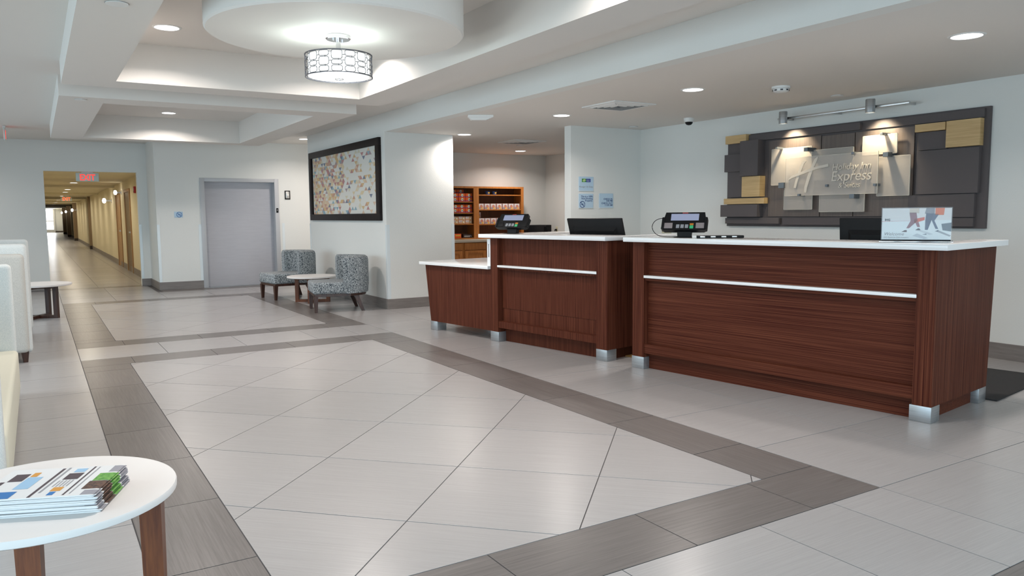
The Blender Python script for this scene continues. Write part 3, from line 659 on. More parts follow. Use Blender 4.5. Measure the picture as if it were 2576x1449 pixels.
def terminal(root, ang, x, y, face, label, w=.40, grey='black', cable=True):
    t = thing('card_terminal', label, 'card terminal', local(root, ang, x, y, 1.147), face)
    # local -x faces the customer
    bm = bmesh.new(); add_hexa(bm, [(-.07, -.10, 0), (.07, -.10, 0), (.07, .10, 0), (-.07, .10, 0)], [(-.05, -.06, .006), (.05, -.06, .006), (.05, .06, .006), (-.05, .06, .006)]); obj('base_plate', bm, 'black', t)
    bm = bmesh.new(); add_hexa(bm, [(-.03, -.055, .006), (.03, -.055, .006), (.03, .055, .006), (-.03, .055, .006)], [(-.02, -.062, .075), (.04, -.062, .075), (.04, .062, .075), (-.02, .062, .075)]); obj('post', bm, 'black', t)
    tl = rad(32)
    bm = bmesh.new()
    # head outline in its own plane (y across, z up), extruded along x
    o1 = [(-.44, -.36), (.44, -.36), (.50, -.28), (.47, .02), (.42, .5), (-.42, .5), (-.47, .02), (-.50, -.28)]
    H = .20
    a = [bm.verts.new((-.018, p[0]*w, p[1]*H)) for p in o1]; b = [bm.verts.new((.028, p[0]*w*.97, p[1]*H*.97)) for p in o1]
    fs = [bm.faces.new(a), bm.faces.new(b[::-1])]+[bm.faces.new((a[i-1], b[i-1], b[i], a[i])) for i in range(8)]
    bmesh.ops.recalc_face_normals(bm, faces=fs)
    h = obj('head', bm, 'black', t, (0.0, 0, .115), (0, tl, 0))
    box('screen', 'screen', -.0205, -.0182, -.30*w, .30*w, .10*H, .42*H, h)
    for s in (-1, 1):
        box('side_pad', grey, -.022, -.018, s*.25*w if s > 0 else -.46*w, .46*w if s > 0 else -.25*w, -.28*H, -.02*H, h, .001)
        bm = bmesh.new(); add_box(bm, -.03, .03, s*.46*w-.012, s*.46*w+.012, -.32*H, .25*H, .008); obj('side_grip', bm, 'black', h, smooth=True)
    for k in range(3): box('key', 'inkgrey', -.022, -.018, .10*w-.095*w*k, .17*w-.095*w*k, -.27*H, -.10*H, h)
    box('key', plain('key_orange', (.65, .22, .03), .5), -.022, -.018, -.20*w, -.12*w, -.13*H, -.05*H, h); box('key', plain('key_green', (.05, .5, .2), .5), -.022, -.018, -.20*w, -.12*w, -.29*H, -.15*H, h)
    box('light_bar', plain('red_label', (.5, .06, .06), .5), -.0205, -.0182, -.06*w, .06*w, .445*H, .475*H, h)
    if cable:
        ctl = [(.03, .155, .150), (.02, .20, .160), (.015, .25, .140), (.01, .275, .100), (.01, .268, .058), (.015, .235, .022), (.02, .18, .006), (.03, .11, .004), (.03, .05, .010)]
        pts = []
        for k in range(len(ctl)-1):
            p0, p1, p2, p3 = [Vector(ctl[min(max(k+q, 0), len(ctl)-1)]) for q in (-1, 0, 1, 2)]
            for u in (0, .25, .5, .75): pts.append(.5*((2*p1)+(p2-p0)*u+(2*p0-5*p1+4*p2-p3)*u*u+(3*p1-p0-3*p2+p3)*u**3))
        pts.append(Vector(ctl[-1]))
        bm = bmesh.new(); add_tube(bm, pts, .003, 6); obj('cable', bm, 'black', t, smooth=True)
    return t
terminal(sm, AS, .24, 1.575, AS+rad(14), 'black card terminal on the narrow reception desk', .42, 'black', False)
terminal(big, AB, .15, 2.06, AB+rad(28), 'card terminal with grey pads and a looping cable on the long desk', .385, plain('taupe_pad', (.30, .25, .25), .4), True)
# key tray and eraser beside the second terminal
t = thing('pen_tray', 'flat black clip tray lying by the card terminal on the long desk', 'tray', local(big, AB, .17, 1.735, 1.147), rad(58))
bm = bmesh.new(); add_prism(bm, [(-.05, -.19), (.05, -.17), (.06, .17), (-.05, .19)], 0, .022, .005); obj('tray', bm, 'black', t)
for k in range(4): box('clip', 'steel', -.062, -.048, -.13+.085*k, -.09+.085*k, .006, .018, t, .002)
o = box('eraser_block', 'white', -.02, .02, -.045, .045, -.010, .010, None, .004); o.location = local(big, AB, .045, 1.845, 1.1572); o.rotation_euler = (0, 0, AB); tag(o, 'small white block on the long counter before the black tray', 'block')
# welcome card
wc = thing('welcome_card', 'acrylic stand with a printed welcome picture on the long desk', 'sign', local(big, AB, .128, .19, 1.147), AB+math.atan2(.15, .381))
box('base', 'chrome', -.012, .05, -.215, .215, 0, .010, wc, .003); box('lip', 'black', -.004, .02, -.20, .20, .010, .018, wc)
cd = box('card', 'paper', .0, .004, -.200, .200, .018, .222, wc); box('acrylic', 'clear', -.004, -.0015, -.205, .205, .014, .228, wc)
def flat(name, pts, col, parent, x=-.0027, rough=.6):
    """flat print in the card's y-z plane"""
    bm = bmesh.new(); add_quad(bm, [(x, p[0], p[1]) for p in pts]); return obj(name, bm, col if isinstance(col, str) else plain('print_'+name, col, rough), parent)
# print coordinates: u 0..1 from the customer's left to right, v 0..1 upward
def uv(u, v): return (.200-.400*u, -.102+.204*v)
def pr(name, pts, col, x=-.0027): return flat(name, [uv(*p) for p in pts], col, cd, x)
pr('print_paving', [(0, 0), (1, 0), (1, .62), (0, .62)], (.72, .78, .80), -.0023)
pr('print_stripe', [(.0, .575), (.42, .60), (.42, .605), (.0, .585)], (.6, .1, .12))
pr('print_shadow', [(.45, .12), (.62, .02), (.68, .05), (.52, .20)], (.50, .55, .60), -.0024); pr('print_shadow', [(.78, .27), (.98, .10), (1, .14), (.82, .30)], (.35, .38, .42), -.0024); pr('print_shadow', [(.5, .3), (.7, .15), (.75, .18), (.55, .33)], (.55, .6, .64), -.0024)
pr('print_trousers', [(.36, .36), (.40, .36), (.52, .60), (.50, .86), (.40, .86), (.42, .60)], (.26, .13, .16)); pr('print_trousers', [(.47, .62), (.53, .60), (.56, .40), (.52, .40)], (.30, .16, .19))
pr('print_shirt', [(.40, .84), (.54, .84), (.54, 1), (.40, 1)], (.62, .55, .48)); pr('print_bag', [(.47, .52), (.62, .62), (.62, .72), (.48, .66)], (.65, .16, .12))
pr('print_trousers', [(.63, .31), (.67, .31), (.72, .62), (.74, .82), (.64, .84), (.63, .60)], (.10, .13, .20)); pr('print_trousers', [(.76, .60), (.82, .80), (.72, .84), (.72, .62), (.78, .34), (.82, .34)], (.12, .16, .24))
pr('print_jacket', [(.62, .82), (.76, .82), (.76, 1), (.64, 1)], (.25, .26, .30)); pr('print_jacket', [(.77, .78), (.89, .78), (.90, 1), (.77, 1)], (.72, .20, .10))
pr('print_suitcase', [(.88, .30), (1, .26), (1, .54), (.86, .50)], (.16, .20, .24)); pr('print_shoe', [(.29, .245), (.37, .24), (.37, .30), (.34, .30)], (.08, .05, .06)); pr('print_shoe', [(.49, .30), (.57, .30), (.55, .36), (.53, .36)], (.08, .08, .10)); pr('print_shoe', [(.59, .16), (.66, .16), (.65, .19)], (.1, .12, .16)); pr('print_shoe', [(.77, .26), (.82, .26), (.82, .31)], (.1, .12, .16))
RC = (rad(90), 0, rad(-90))
letters('lettering', 'IHG', .019, 'ink', cd, (-.0030, uv(.04, 0)[0], uv(0, .60)[1]), RC, bold=.0006); letters('lettering', 'Welcome', .030, 'inkgrey', cd, (-.0030, uv(.03, 0)[0], uv(0, .13)[1]), RC, shear=.25); letters('lettering', 'IHG Rewards Club members', .0125, 'inkgrey', cd, (-.0030, uv(.03, 0)[0], uv(0, .05)[1]), RC, shear=.2)

# ---- floor mats behind the desks
o = box('floor_mat', 'rubber', -.60, .60, -1.2, 1.2, 0, .012, None, .004); o.location = local(big, AB, 1.556, 1.135, .006); o.rotation_euler = (0, 0, AB); tag(o, 'black rubber floor mat behind the long reception desk', 'mat')
o = box('floor_mat', plain('tan_mat', (.28, .16, .05), .7), -.30, .30, -.45, .45, 0, .010, None, .003); o.location = local(sm, AS, .52, -.14+.45-.56, .005); o.location = (4.626+.33, 5.512+.36, .005); o.rotation_euler = (0, 0, AS); tag(o, 'small tan mat on the floor in the gap between the two desks', 'mat')

# ================================================================ RECEPTION WALL SIGN
sg = thing('wall_sign', 'large slate wall sign with maple blocks and frosted panels on the reception wall', 'sign', (XS, 5.3, 1.745))
def sy(y): return y-5.3
def sz(z): return z-1.745
def sb(name, mat, y0, y1, z0, z1, d0, d1, bev=.0015, parent=None):
    """block on the sign: standing d0..d1 out from the wall"""
    a, b = sorted((y0, y1)); c, e = sorted((z0, z1))
    return box(name, mat, -d1, -d0, sy(a), sy(b), sz(c), sz(e), parent or sg, bev, 1)
sb('backing', 'panel_d', 3.755, 6.865, 1.185, 2.292, 0, .035)
for (a, b, c, e) in ((6.215, 5.51, 2.185, 1.30), (5.502, 5.10, 2.178, 1.30), (5.092, 4.45, 2.18, 1.30)): sb('bronze_panel', 'panel_m', a, b, c, e, .035, .05)
sb('slate_block', 'panel_d', 6.50, 5.03, 2.20, 2.275, .035, .075); sb('slate_block', 'panel_d', 4.97, 3.795, 2.195, 2.275, .035, .06)
sb('slate_block', 'panel_d', 6.80, 6.56, 2.058, 2.20, .035, .075); sb('slate_block', 'panel_d', 6.84, 6.57, 1.85, 2.06, .035, .12); sb('slate_block', 'panel_d', 6.565, 6.29, 1.786, 2.205, .035, .155)
sb('slate_block', 'panel_d', 6.81, 6.555, 1.539, 1.856, .035, .09); sb('slate_block', 'panel_d', 6.875, 6.30, 1.30, 1.447, .035, .14); sb('slate_block', 'panel_d', 6.85, 6.03, 1.216, 1.286, .035, .08); sb('slate_block', 'panel_d', 5.99, 4.62, 1.207, 1.285, .035, .07); sb('slate_block', 'panel_d', 4.60, 3.845, 1.203, 1.283, .035, .07)
sb('slate_block', 'panel_d', 4.40, 4.12, 1.936, 2.108, .035, .07); sb('slate_block', 'panel_d', 4.40, 3.812, 1.512, 1.930, .035, .085); sb('slate_block', 'panel_d', 4.47, 3.84, 1.29, 1.505, .035, .08)
sb('maple_block', 'maple', 6.83, 6.505, 2.19, 2.288, .035, .12); sb('maple_block', 'maple', 6.55, 6.275, 1.538, 1.782, .035, .13); sb('maple_block', 'maple', 6.85, 6.225, 1.454, 1.524, .035, .11)
sb('maple_block', 'maple', 4.42, 4.125, 2.112, 2.185, .035, .10); sb('maple_block', 'maple', 4.115, 3.805, 1.942, 2.188, .035, .10)
def acrylic(y0, y1, z0, z1, d):
    a, b = sorted((y0, y1)); c, e = sorted((z0, z1)); th = .012
    p = sb('acrylic_panel', 'frost', a, b, c, e, d, d+th, 0)
    hy, hz = (b-a)/2, (e-c)/2
    for (q0, q1, r0, r1) in ((-hy-.003, -hy, -hz, hz), (hy, hy+.003, -hz, hz), (-hy, hy, -hz-.003, -hz), (-hy, hy, hz, hz+.003)): box('acrylic_edge', 'frostedge', -th/2, th/2, q0, q1, r0, r1, p)
acrylic(6.135, 5.595, 1.665, 2.075, .085); acrylic(5.605, 5.09, 1.70, 2.028, .075); acrylic(4.96, 4.59, 1.93, 2.12, .105); acrylic(4.79, 4.45, 1.508, 1.90, .10); acrylic(5.95, 5.575, 1.381, 1.60, .085); acrylic(5.477, 4.94, 1.352, 1.56, .085)
acrylic(5.885, 4.755, 1.535, 1.955, .155)
for (yy, zz, s) in ((5.995, 2.08, .028), (5.60, 2.035, .05), (5.92, 1.655, .075), (5.68, 1.54, .03), (5.025, 1.954, .032), (5.328, 1.632, .03), (4.768, 1.619, .03), (5.02, 1.51, .055), (4.66, 1.915, .055), (4.712, 2.121, .03)):
    sb('standoff', 'clip', yy-s/2, yy+s/2, zz-s*.42, zz+s*.42, .05, .19, .001)
MT['raised'] = plain('raised_acrylic', (.66, .60, .52), .35)
XL = -.172
def stroke(pts, w0, XL=-.172):
    bm = bmesh.new(); n = len(pts); Lf, Rt = [], []
    for i in range(n):
        a = Vector(pts[max(0, i-1)]); b = Vector(pts[min(n-1, i+1)]); t = (b-a).normalized(); nn = Vector((-t.y, t.x)); ww = w0[i] if isinstance(w0, list) else w0
        p = Vector(pts[i]); Lf.append(p+nn*ww/2); Rt.append(p-nn*ww/2)
    F = [[bm.verts.new((x, q.x, q.y)) for q in Lf] + [bm.verts.new((x, q.x, q.y)) for q in Rt[::-1]] for x in (XL, XL+.008)]
    for i in range(n-1):
        bm.faces.new((F[0][i], F[0][i+1], F[0][2*n-2-i], F[0][2*n-1-i]))
    m = 2*n
    for i in range(m): bm.faces.new((F[0][i], F[0][(i+1) % m], F[1][(i+1) % m], F[1][i]))
    bmesh.ops.recalc_face_normals(bm, faces=bm.faces[:]); obj('emblem_stroke', bm, 'raised', sg)
def em(y, z): return (sy(y), sz(z))
stroke([em(5.61, 1.905), em(5.64, 1.895), em(5.665, 1.85), em(5.70, 1.77), em(5.73, 1.68), em(5.745, 1.62)], [.01, .03, .035, .035, .032, .03])
stroke([em(5.455, 1.945), em(5.48, 1.915), em(5.525, 1.83), em(5.565, 1.73), em(5.60, 1.62), em(5.605, 1.565)], [.012, .035, .038, .04, .036, .028], -.1735)
stroke([em(5.83, 1.715), em(5.79, 1.742), em(5.72, 1.765), em(5.62, 1.79), em(5.53, 1.815), em(5.44, 1.833), em(5.32, 1.848)], [.01, .026, .03, .03, .03, .028, .03], -.175)
letters('lettering', 'Holiday Inn', .098, 'raised', sg, (XL, sy(5.275), sz(1.79)), FACE_NEG_X, shear=.15, extrude=.004)
letters('lettering', 'Express', .150, 'raised', sg, (XL, sy(5.288), sz(1.676)), FACE_NEG_X, shear=.15, extrude=.004)
letters('lettering', '& Suites', .078, 'raised', sg, (XL, sy(5.195), sz(1.603)), FACE_NEG_X, shear=.15, extrude=.004)
# spotlight track
tr = thing('spotlight_track', 'thin steel track with two spotlights above the reception sign', 'track light', (XS, 5.21, 2.40))
box('bar', 'steel', -.19, -.165, -.775, .78, -.012, .012, tr, .002)
for yy in (-.72, 0.1, .72): box('bracket', 'steel', -.165, 0, yy-.01, yy+.01, -.01, .01, tr)
for yy in (.645, -.415):
    bm = bmesh.new(); add_lathe(bm, [(.0, .070), (.043, .068), (.046, .06), (.046, -.062), (.042, -.066), (.040, -.055)], 28); h = obj('spot_head', bm, 'alu', tr, (-.26, yy, 0), (0, 0, 0), True)
    bm = bmesh.new(); add_lathe(bm, [(.040, -.056), (0, -.056)], 24); obj('lens', bm, 'spotlit', h)
    box('yoke', 'black', .046, .075, -.012, .012, -.012, .012, h)
    spot_light('track_spot', (XS-.26, 5.21+yy, 2.328), (XS-.06, 5.21+yy-.02, 2.02), 42, (1.0, .84, .58), 92, .8, .025)
o = thing('outlet_plate', 'ivory wall outlet plate low on the reception wall behind the card terminal', 'outlet', (XS, 7.985, 1.12))
box('plate', 'ivory', -.006, 0, -.095, .095, -.045, .045, o, .002); box('socket', 'ivory', -.009, -.006, .02, .06, -.03, .03, o, .001); box('socket', 'ivory', -.009, -.006, -.06, -.02, -.03, .03, o, .001)

# ================================================================ PARTITION NOTICES
YP = 8.534
def notice(name, x0, x1, z0, z1, label):
    t = thing(name, label, 'sign', ((x0+x1)/2, YP, (z0+z1)/2)); hw, hz = (x1-x0)/2, (z1-z0)/2
    bm = bmesh.new(); add_box(bm, -hw, hw, -.008, 0, -hz, hz, .002, 1); c = obj('card', bm, 'bluecard', t)
    box('holder_lip', 'guard', -hw, hw, -.012, 0, -hz-.006, -hz, t)
    return t, hw, hz
t, hw, hz = notice('notice_card', 6.33, 6.58, 1.668, 1.858, 'pale blue wall card with a green and blue emblem, topmost of three')
b = box('emblem', plain('emblem_green', (.06, .30, .05), .5), -.075, -.005, -.0095, -.008, .022, .068, t); b2 = box('emblem', plain('emblem_blue', (.02, .05, .30), .5), -.005, .072, -.0095, -.008, .022, .068, t)
for (a, c) in (((-.058, .028), (-.046, .062)), ((-.040, .026), (-.026, .064))):
    bm = bmesh.new(); add_quad(bm, [(a[0], -.0100, a[1]), (a[0]+.008, -.0100, a[1]), (c[0]+.008, -.0100, c[1]), (c[0], -.0100, c[1])]); obj('emblem_stroke', bm, plain('emblem_light', (.75, .85, .45), .5), t)
box('emblem_stroke', plain('emblem_light2', (.75, .85, .45), .5), -.066, -.008, -.0101, -.0096, .043, .048, t)
letters('lettering', 'Holiday Inn', .0125, 'white', t, (.001, -.0098, .048), FACE_NEG_Y); letters('lettering', 'Express', .016, 'white', t, (.006, -.0098, .032), FACE_NEG_Y)
letters('lettering', 'Manager On Duty', .032, 'inkgrey', t, (hw-.012, -.0085, -.052), FACE_NEG_Y, 'RIGHT')
def no_smoking(t, cx, cz, r, mat, y=-.0088):
    bm = bmesh.new(); add_tube(bm, [(cx+r*math.cos(a*math.pi/12), y, cz+r*math.sin(a*math.pi/12)) for a in range(24)], r*.10, 5, True)
    add_tube(bm, [(cx-r*.7, y, cz+r*.7), (cx+r*.7, y, cz-r*.7)], r*.10, 5); add_box(bm, cx-r*.62, cx+r*.5, y-.0006, y, cz-r*.22, cz-r*.04)
    add_tube(bm, [(cx+r*.1, y, cz+r*.12), (cx+r*.25, y, cz+r*.32), (cx+r*.45, y, cz+r*.22), (cx+r*.6, y, cz+r*.05)], r*.05, 5)
    obj('no_smoking_symbol', bm, mat, t)
t, hw, hz = notice('notice_card', 6.33, 6.577, 1.436, 1.628, 'pale blue no-smoking wall card under the emblem card')
for k, s in enumerate(('This is a 100%', 'Non-Smoking', 'Property.')): letters('lettering', s, .0345, 'navy', t, (hw-.012, -.0085, .046-.028*k), FACE_NEG_Y, 'RIGHT', bold=.0004)
no_smoking(t, -.065, -.05, .042, 'navy')
t, hw, hz = notice('notice_card', 6.68, 6.928, 1.436, 1.632, 'pale blue check-in hours wall card beside the no-smoking card')
for k, s in enumerate(('CHECK IN', '3:00 PM', 'CHECK OUT', '11:00 AM')): letters('lettering', s, .0345, 'navy', t, (hw-.014, -.0085, .010-.026*k-(.006 if k > 1 else 0)), FACE_NEG_Y, 'RIGHT', bold=.0004)
t = thing('notice_card', 'small white no-smoking plaque on the wall between corridor and elevator', 'sign', (2.30, YE, 1.405))
box('card', 'bluecard', -.075, .075, -.006, 0, -.055, .055, t, .002); no_smoking(t, .01, 0, .046, plain('sign_blue', (.04, .16, .45), .5), -.0068)

# ================================================================ ARTWORK
ay0, ay1, az0, az1 = 10.53, 13.85, 1.280, 2.475
aw = thing('framed_artwork', 'large dark-framed print of coloured triangles on the white wall', 'picture', (XA, (ay0+ay1)/2, (az0+az1)/2))
hw, hz, fw_ = (ay1-ay0)/2, (az1-az0)/2, .105
for (a, b, c, e) in ((-hw, hw, hz-fw_, hz), (-hw, hw, -hz, -hz+fw_), (-hw, -hw+fw_*1.3, -hz+fw_, hz-fw_), (hw-fw_*1.3, hw, -hz+fw_, hz-fw_)): box('frame', 'darkframe', -.045, 0, a, b, c, e, aw, .004)
PAL = [(.74, .73, .68), (.66, .46, .24), (.72, .60, .40), (.58, .34, .24), (.50, .25, .24), (.20, .23, .31), (.30, .44, .50), (.68, .63, .48), (.70, .52, .38), (.42, .32, .33)]
mats = [plain('art_colour', tuple(c), .6) for c in PAL]
bm = bmesh.new(); pw, ph = hw-fw_*1.3, hz-fw_
add_quad(bm, [(-.012, -pw, -ph), (-.012, pw, -ph), (-.012, pw, ph), (-.012, -pw, ph)][::-1])
ROWS, COLS = 17, 23; ch, cw = 2*ph/ROWS, 2*pw/COLS
rnd = random.Random(3)
for r in range(ROWS):
    for c in range(-1, 2*COLS):
        # u = 0 at the far end (denser colour), 1 at the near end
        u = c/(2*COLS); dens = .82-.62*u + (.15 if .25 < r/ROWS < .6 and u < .5 else 0); 
        if abs(u-.55-.12*(r/ROWS-.5)) < .05: dens *= .3
        if rnd.random() > dens: continue
        x0 = pw-cw*(c/2); x1 = x0-cw
        if x1 < -pw-1e-6 or x0 > pw+1e-6: continue
        z0 = -ph+ch*r; z1 = z0+ch
        pts = [(-.0128, x0, z0), (-.0128, x1, z0), (-.0128, (x0+x1)/2, z1)] if (c+r) % 2 == 0 else [(-.0128, x0, z1), (-.0128, x1, z1), (-.0128, (x0+x1)/2, z0)]
        f = bm.faces.new([bm.verts.new(p) for p in pts])
        f.material_index = rnd.choices(range(1, 10), [5, 7, 4, 4, 3 if u < .6 else 4, 3, 5, 6, 3])[0]
obj('print', bm, mats, aw)
box('backing', 'paper', -.011, 0, -pw, pw, -ph, ph, aw)

# ================================================================ GREY CHAIRS AND THEIR TABLE
def barrel_chair(loc, fx, fy, label):
    t = thing('tub_chair', label, 'chair', loc, math.atan2(fy, fx), 'grey tweed chairs against the artwork wall')
    # +x is forward
    R, cxx = .375, -.085
    arc = [(cxx+R*math.cos(rad(a)), R*math.sin(rad(a))) for a in range(90, 271, 12)]
    bm = bmesh.new(); pl_ = [(.355, -.325), (.37, -.305), (.37, .305), (.355, .325), (0.0, .345)]+[(p[0]*.92, p[1]*.95) for p in arc][1:-1]+[(0.0, -.345)]
    add_prism(bm, pl_, .26, .425, .030, 3); obj('seat', bm, 'tweed', t, smooth=True)
    # wrap-round back: closed profile swept round the arc
    bm = bmesh.new(); th = .125
    prof = [(R-.0, .262), (R+.012, .40), (R+.012, .72), (R, .765), (R-.03, .785), (R-th+.03, .785), (R-th+.005, .765), (R-th, .72), (R-th, .262)]
    angs = [rad(a) for a in range(84, 277, 8)]; rings = []
    for a in angs:
        # flatten the circle a little so that the back is broad
        rings.append([bm.verts.new((cxx+r*math.cos(a)*.98, r*math.sin(a)*1.0, z)) for r, z in prof])
    fs = []
    for A, B in zip(rings, rings[1:]):
        for k in range(len(prof)): fs.append(bm.faces.new((A[k], A[(k+1) % len(prof)], B[(k+1) % len(prof)], B[k])))
    caps = [bm.faces.new(rings[0]), bm.faces.new(rings[-1][::-1])]
    bmesh.ops.recalc_face_normals(bm, faces=bm.faces[:])
    bmesh.ops.bevel(bm, geom=[e for f in caps for e in f.edges], offset=.018, segments=2, affect='EDGES')
    obj('backrest', bm, 'tweed', t, smooth=True)
    bm = bmesh.new(); ap = [(.35, -.31), (.35, .31), (0.0, .325)]+[(p[0]*.92, p[1]*.91) for p in arc][1:-1]+[(0.0, -.325)]
    add_prism(bm, ap, .225, .262); obj('apron', bm, 'darkwood', t)
    for s in (-1, 1):
        bm = bmesh.new(); y = s*.283; add_hexa(bm, [(.315, y-.022, 0), (.352, y-.022, 0), (.352, y+.022, 0), (.315, y+.022, 0)], [(.30, y-.032, .235), (.362, y-.032, .235), (.362, y+.032, .235), (.30, y+.032, .235)]); obj('leg', bm, 'darkwood', t)
        bm = bmesh.new(); y = s*.24; add_hexa(bm, [(-.35, s*.27-.022, 0), (-.31, s*.27-.022, 0), (-.31, s*.27+.022, 0), (-.35, s*.27+.022, 0)], [(-.27, y-.034, .235), (-.20, y-.034, .235), (-.20, y+.034, .235), (-.27, y+.034, .235)]); obj('leg', bm, 'darkwood', t)
    return t
def chair_at(front_leg, f, label):
    fx, fy = f; l = math.hypot(fx, fy); fx, fy = fx/l, fy/l
    # nearer front leg sits at local (.333, +.305): forward f, side to the viewer
    sxx, syy = -fy, fx
    s = 1 if syy < 0 else -1
    return barrel_chair((front_leg[0]-fx*.333-sxx*s*.283, front_leg[1]-fy*.333-syy*s*.283, 0), fx, fy, label)
barrel_chair((3.55, 12.92, 0), -.992, -.124, 'grey tweed tub chair turned a little outward, its back to the elevator')
chair_at((3.286, 10.592), (-.983, .18), 'grey tweed tub chair nearer the outer corner of the artwork wall')
def loop_table(loc, r, h, rz, label, wood='walnut', bar=.055, span=.27, top='stone', crosses=2, posts=()):
    t = thing('round_side_table', label, 'table', loc, rz)
    bm = bmesh.new(); add_lathe(bm, [(0, h-.026), (r-.008, h-.026), (r-.001, h-.022), (r, h-.006), (r-.003, h), (0, h)], 64); obj('tabletop', bm, top, t, smooth=True)
    for k in range(crosses):
        bm = bmesh.new(); b = bar/2
        # one closed rectangular loop of square bar
        add_box(bm, -span, -span+bar, -b, b, 0, h-.026, .002, 1); add_box(bm, span-bar, span, -b, b, 0, h-.026, .002, 1)
        add_box(bm, -span+bar, span-bar, -b, b, .0, bar*.75, .002, 1); add_box(bm, -span+bar, span-bar, -b, b, h-.026-bar*.7, h-.026, .002, 1)
        obj('loop_leg', bm, wood, t, (0, 0, 0), (0, 0, k*math.pi/2))
    for a, rr in posts:
        bm = bmesh.new(); add_hexa(bm, [(rr-.03, -.026, 0), (rr+.03, -.026, 0), (rr+.03, .026, 0), (rr-.03, .026, 0)], [(rr-.034, -.032, h-.026), (rr+.034, -.032, h-.026), (rr+.034, .032, h-.026), (rr-.034, .032, h-.026)]); obj('leg', bm, wood, t, (0, 0, 0), (0, 0, rad(a)))
    return t
loop_table((3.69, 12.04, 0), .39, .415, rad(-28), 'round white side table with crossed walnut loop legs between the grey chairs')
loop_table((-.03, 12.28, 0), .42, .47, rad(-30), 'round white side table beyond the pale sofas, before the corridor', 'darkwood')
ft = loop_table((-.025, 2.84, 0), .392, .47, 0, 'round white side table carrying the stack of newspapers', 'walnut', crosses=0, posts=((-17, .315), (-98.5, .29), (165, .31)))

# ---- newspapers
def newspaper(loc, rz, label, k):
    t = thing('newspaper', label, 'newspaper', loc, rz, 'newspapers stacked on the round table')
    bm = bmesh.new(); th = .0037
    # folded sheet: rounded fold along the +x edge, x across .28, y along .42
    prof = [(-.20, 0), (.132, 0), (.139, th*.2), (.141, th*.5), (.139, th*.8), (.132, th), (-.20, th)]
    A = [bm.verts.new((x, -.14, z)) for x, z in prof]; B = [bm.verts.new((x, .14, z)) for x, z in prof]
    bm.faces.new(A); bm.faces.new(B[::-1])
    for i in range(len(prof)): bm.faces.new((A[i], B[i], B[(i+1) % 7], A[(i+1) % 7]))
    bmesh.ops.recalc_face_normals(bm, faces=bm.faces[:]); obj('sheet', bm, 'paper', t)
    def fold(name, y0, y1, col, w=.02):
        bm = bmesh.new(); e = .0003
        for (xa, za, xb, zb) in ((.132, th+e, .1393+e, th*.8), (.1393+e, th*.8, .1413+e, th*.5), (.1413+e, th*.5, .1393+e, th*.2)): add_quad(bm, [(xa, y0, za), (xa, y1, za), (xb, y1, zb), (xb, y0, zb)])
        add_quad(bm, [(.132-w, y0, th+e), (.132-w, y1, th+e), (.132, y1, th+e), (.132, y0, th+e)]); obj(name, bm, col, t)
    fold('column_print', -.135, -.095, 'newsgrey', .03); fold('photo', -.085, -.012, 'newsbrown', .045); fold('photo', -.010, .062, 'newsgreen', .040); fold('column_print', .072, .135, 'newsgrey', .02)
    return t, th
MT['newsgrey'] = plain('news_grey', (.30, .29, .32), .8); MT['newsbrown'] = streaky('news_brown', (.03, .02, .02), (.16, .08, .05), (90, 90, 300), .7); MT['newsgreen'] = streaky('news_green', (.05, .22, .03), (.20, .42, .09), (60, 60, 200), .7)
ang = math.atan2(-.378, .926)
ctr = (.168, 2.69); rg = random.Random(5)
cx_, cy_ = ctr[0]-.141*math.cos(ang), ctr[1]-.141*math.sin(ang)
first = None
for k in range(15):
    lbl = 'top newspaper of the stack, headlines and colour photos showing' if k == 14 else 'folded newspaper within the stack on the round table'
    loc = (cx_+rg.uniform(-.006, .006)-.0008*k, cy_+rg.uniform(-.006, .006), .4702+.00405*k); rz = ang+rg.uniform(-.02, .02)
    if first is None: first, th = newspaper(loc, rz, lbl, k); top = first
    else: top = dup(first, loc, rz, lbl)
def news_print(name, x0, x1, y0, y1, col):
    bm = bmesh.new(); add_quad(bm, [(x0, y0, .0042), (x1, y0, .0042), (x1, y1, .0042), (x0, y1, .0042)]); obj(name, bm, col, top)
MT['newsblue'] = plain('news_blue', (.03, .16, .42), .7); MT['newsdark'] = plain('news_photo_dark', (.07, .05, .06), .7); MT['newsorange'] = plain('news_orange', (.60, .28, .05), .7); MT['newssky'] = plain('news_sky', (.30, .48, .66), .7)
for (x0, x1, y0, y1, m) in ((-.045, -.036, -.135, .13, 'newsdark'), (-.028, -.021, -.10, .135, 'inkgrey'), (.050, .056, -.13, .135, 'newsdark'), (.066, .070, -.12, .13, 'inkgrey'),
                            (-.150, -.095, -.135, -.075, 'newsblue'), (-.120, -.075, -.055, .055, 'newssky'), (-.168, -.125, .02, .09, 'newsdark'), (-.118, -.098, .06, .10, 'newsorange'), (-.185, -.172, -.05, .02, 'newsdark'),
                            (-.005, .040, .015, .075, 'newsdark'), (.000, .030, -.09, -.055, 'newsorange'), (.004, .022, -.125, -.095, 'newsblue'), (.002, .036, .085, .12, 'newssky')):
    news_print('page_print', x0, x1, y0, y1, m)
for k in range(5): news_print('text_line', -.010+.010*k, -.006+.010*k, -.05, .008, 'inkgrey')

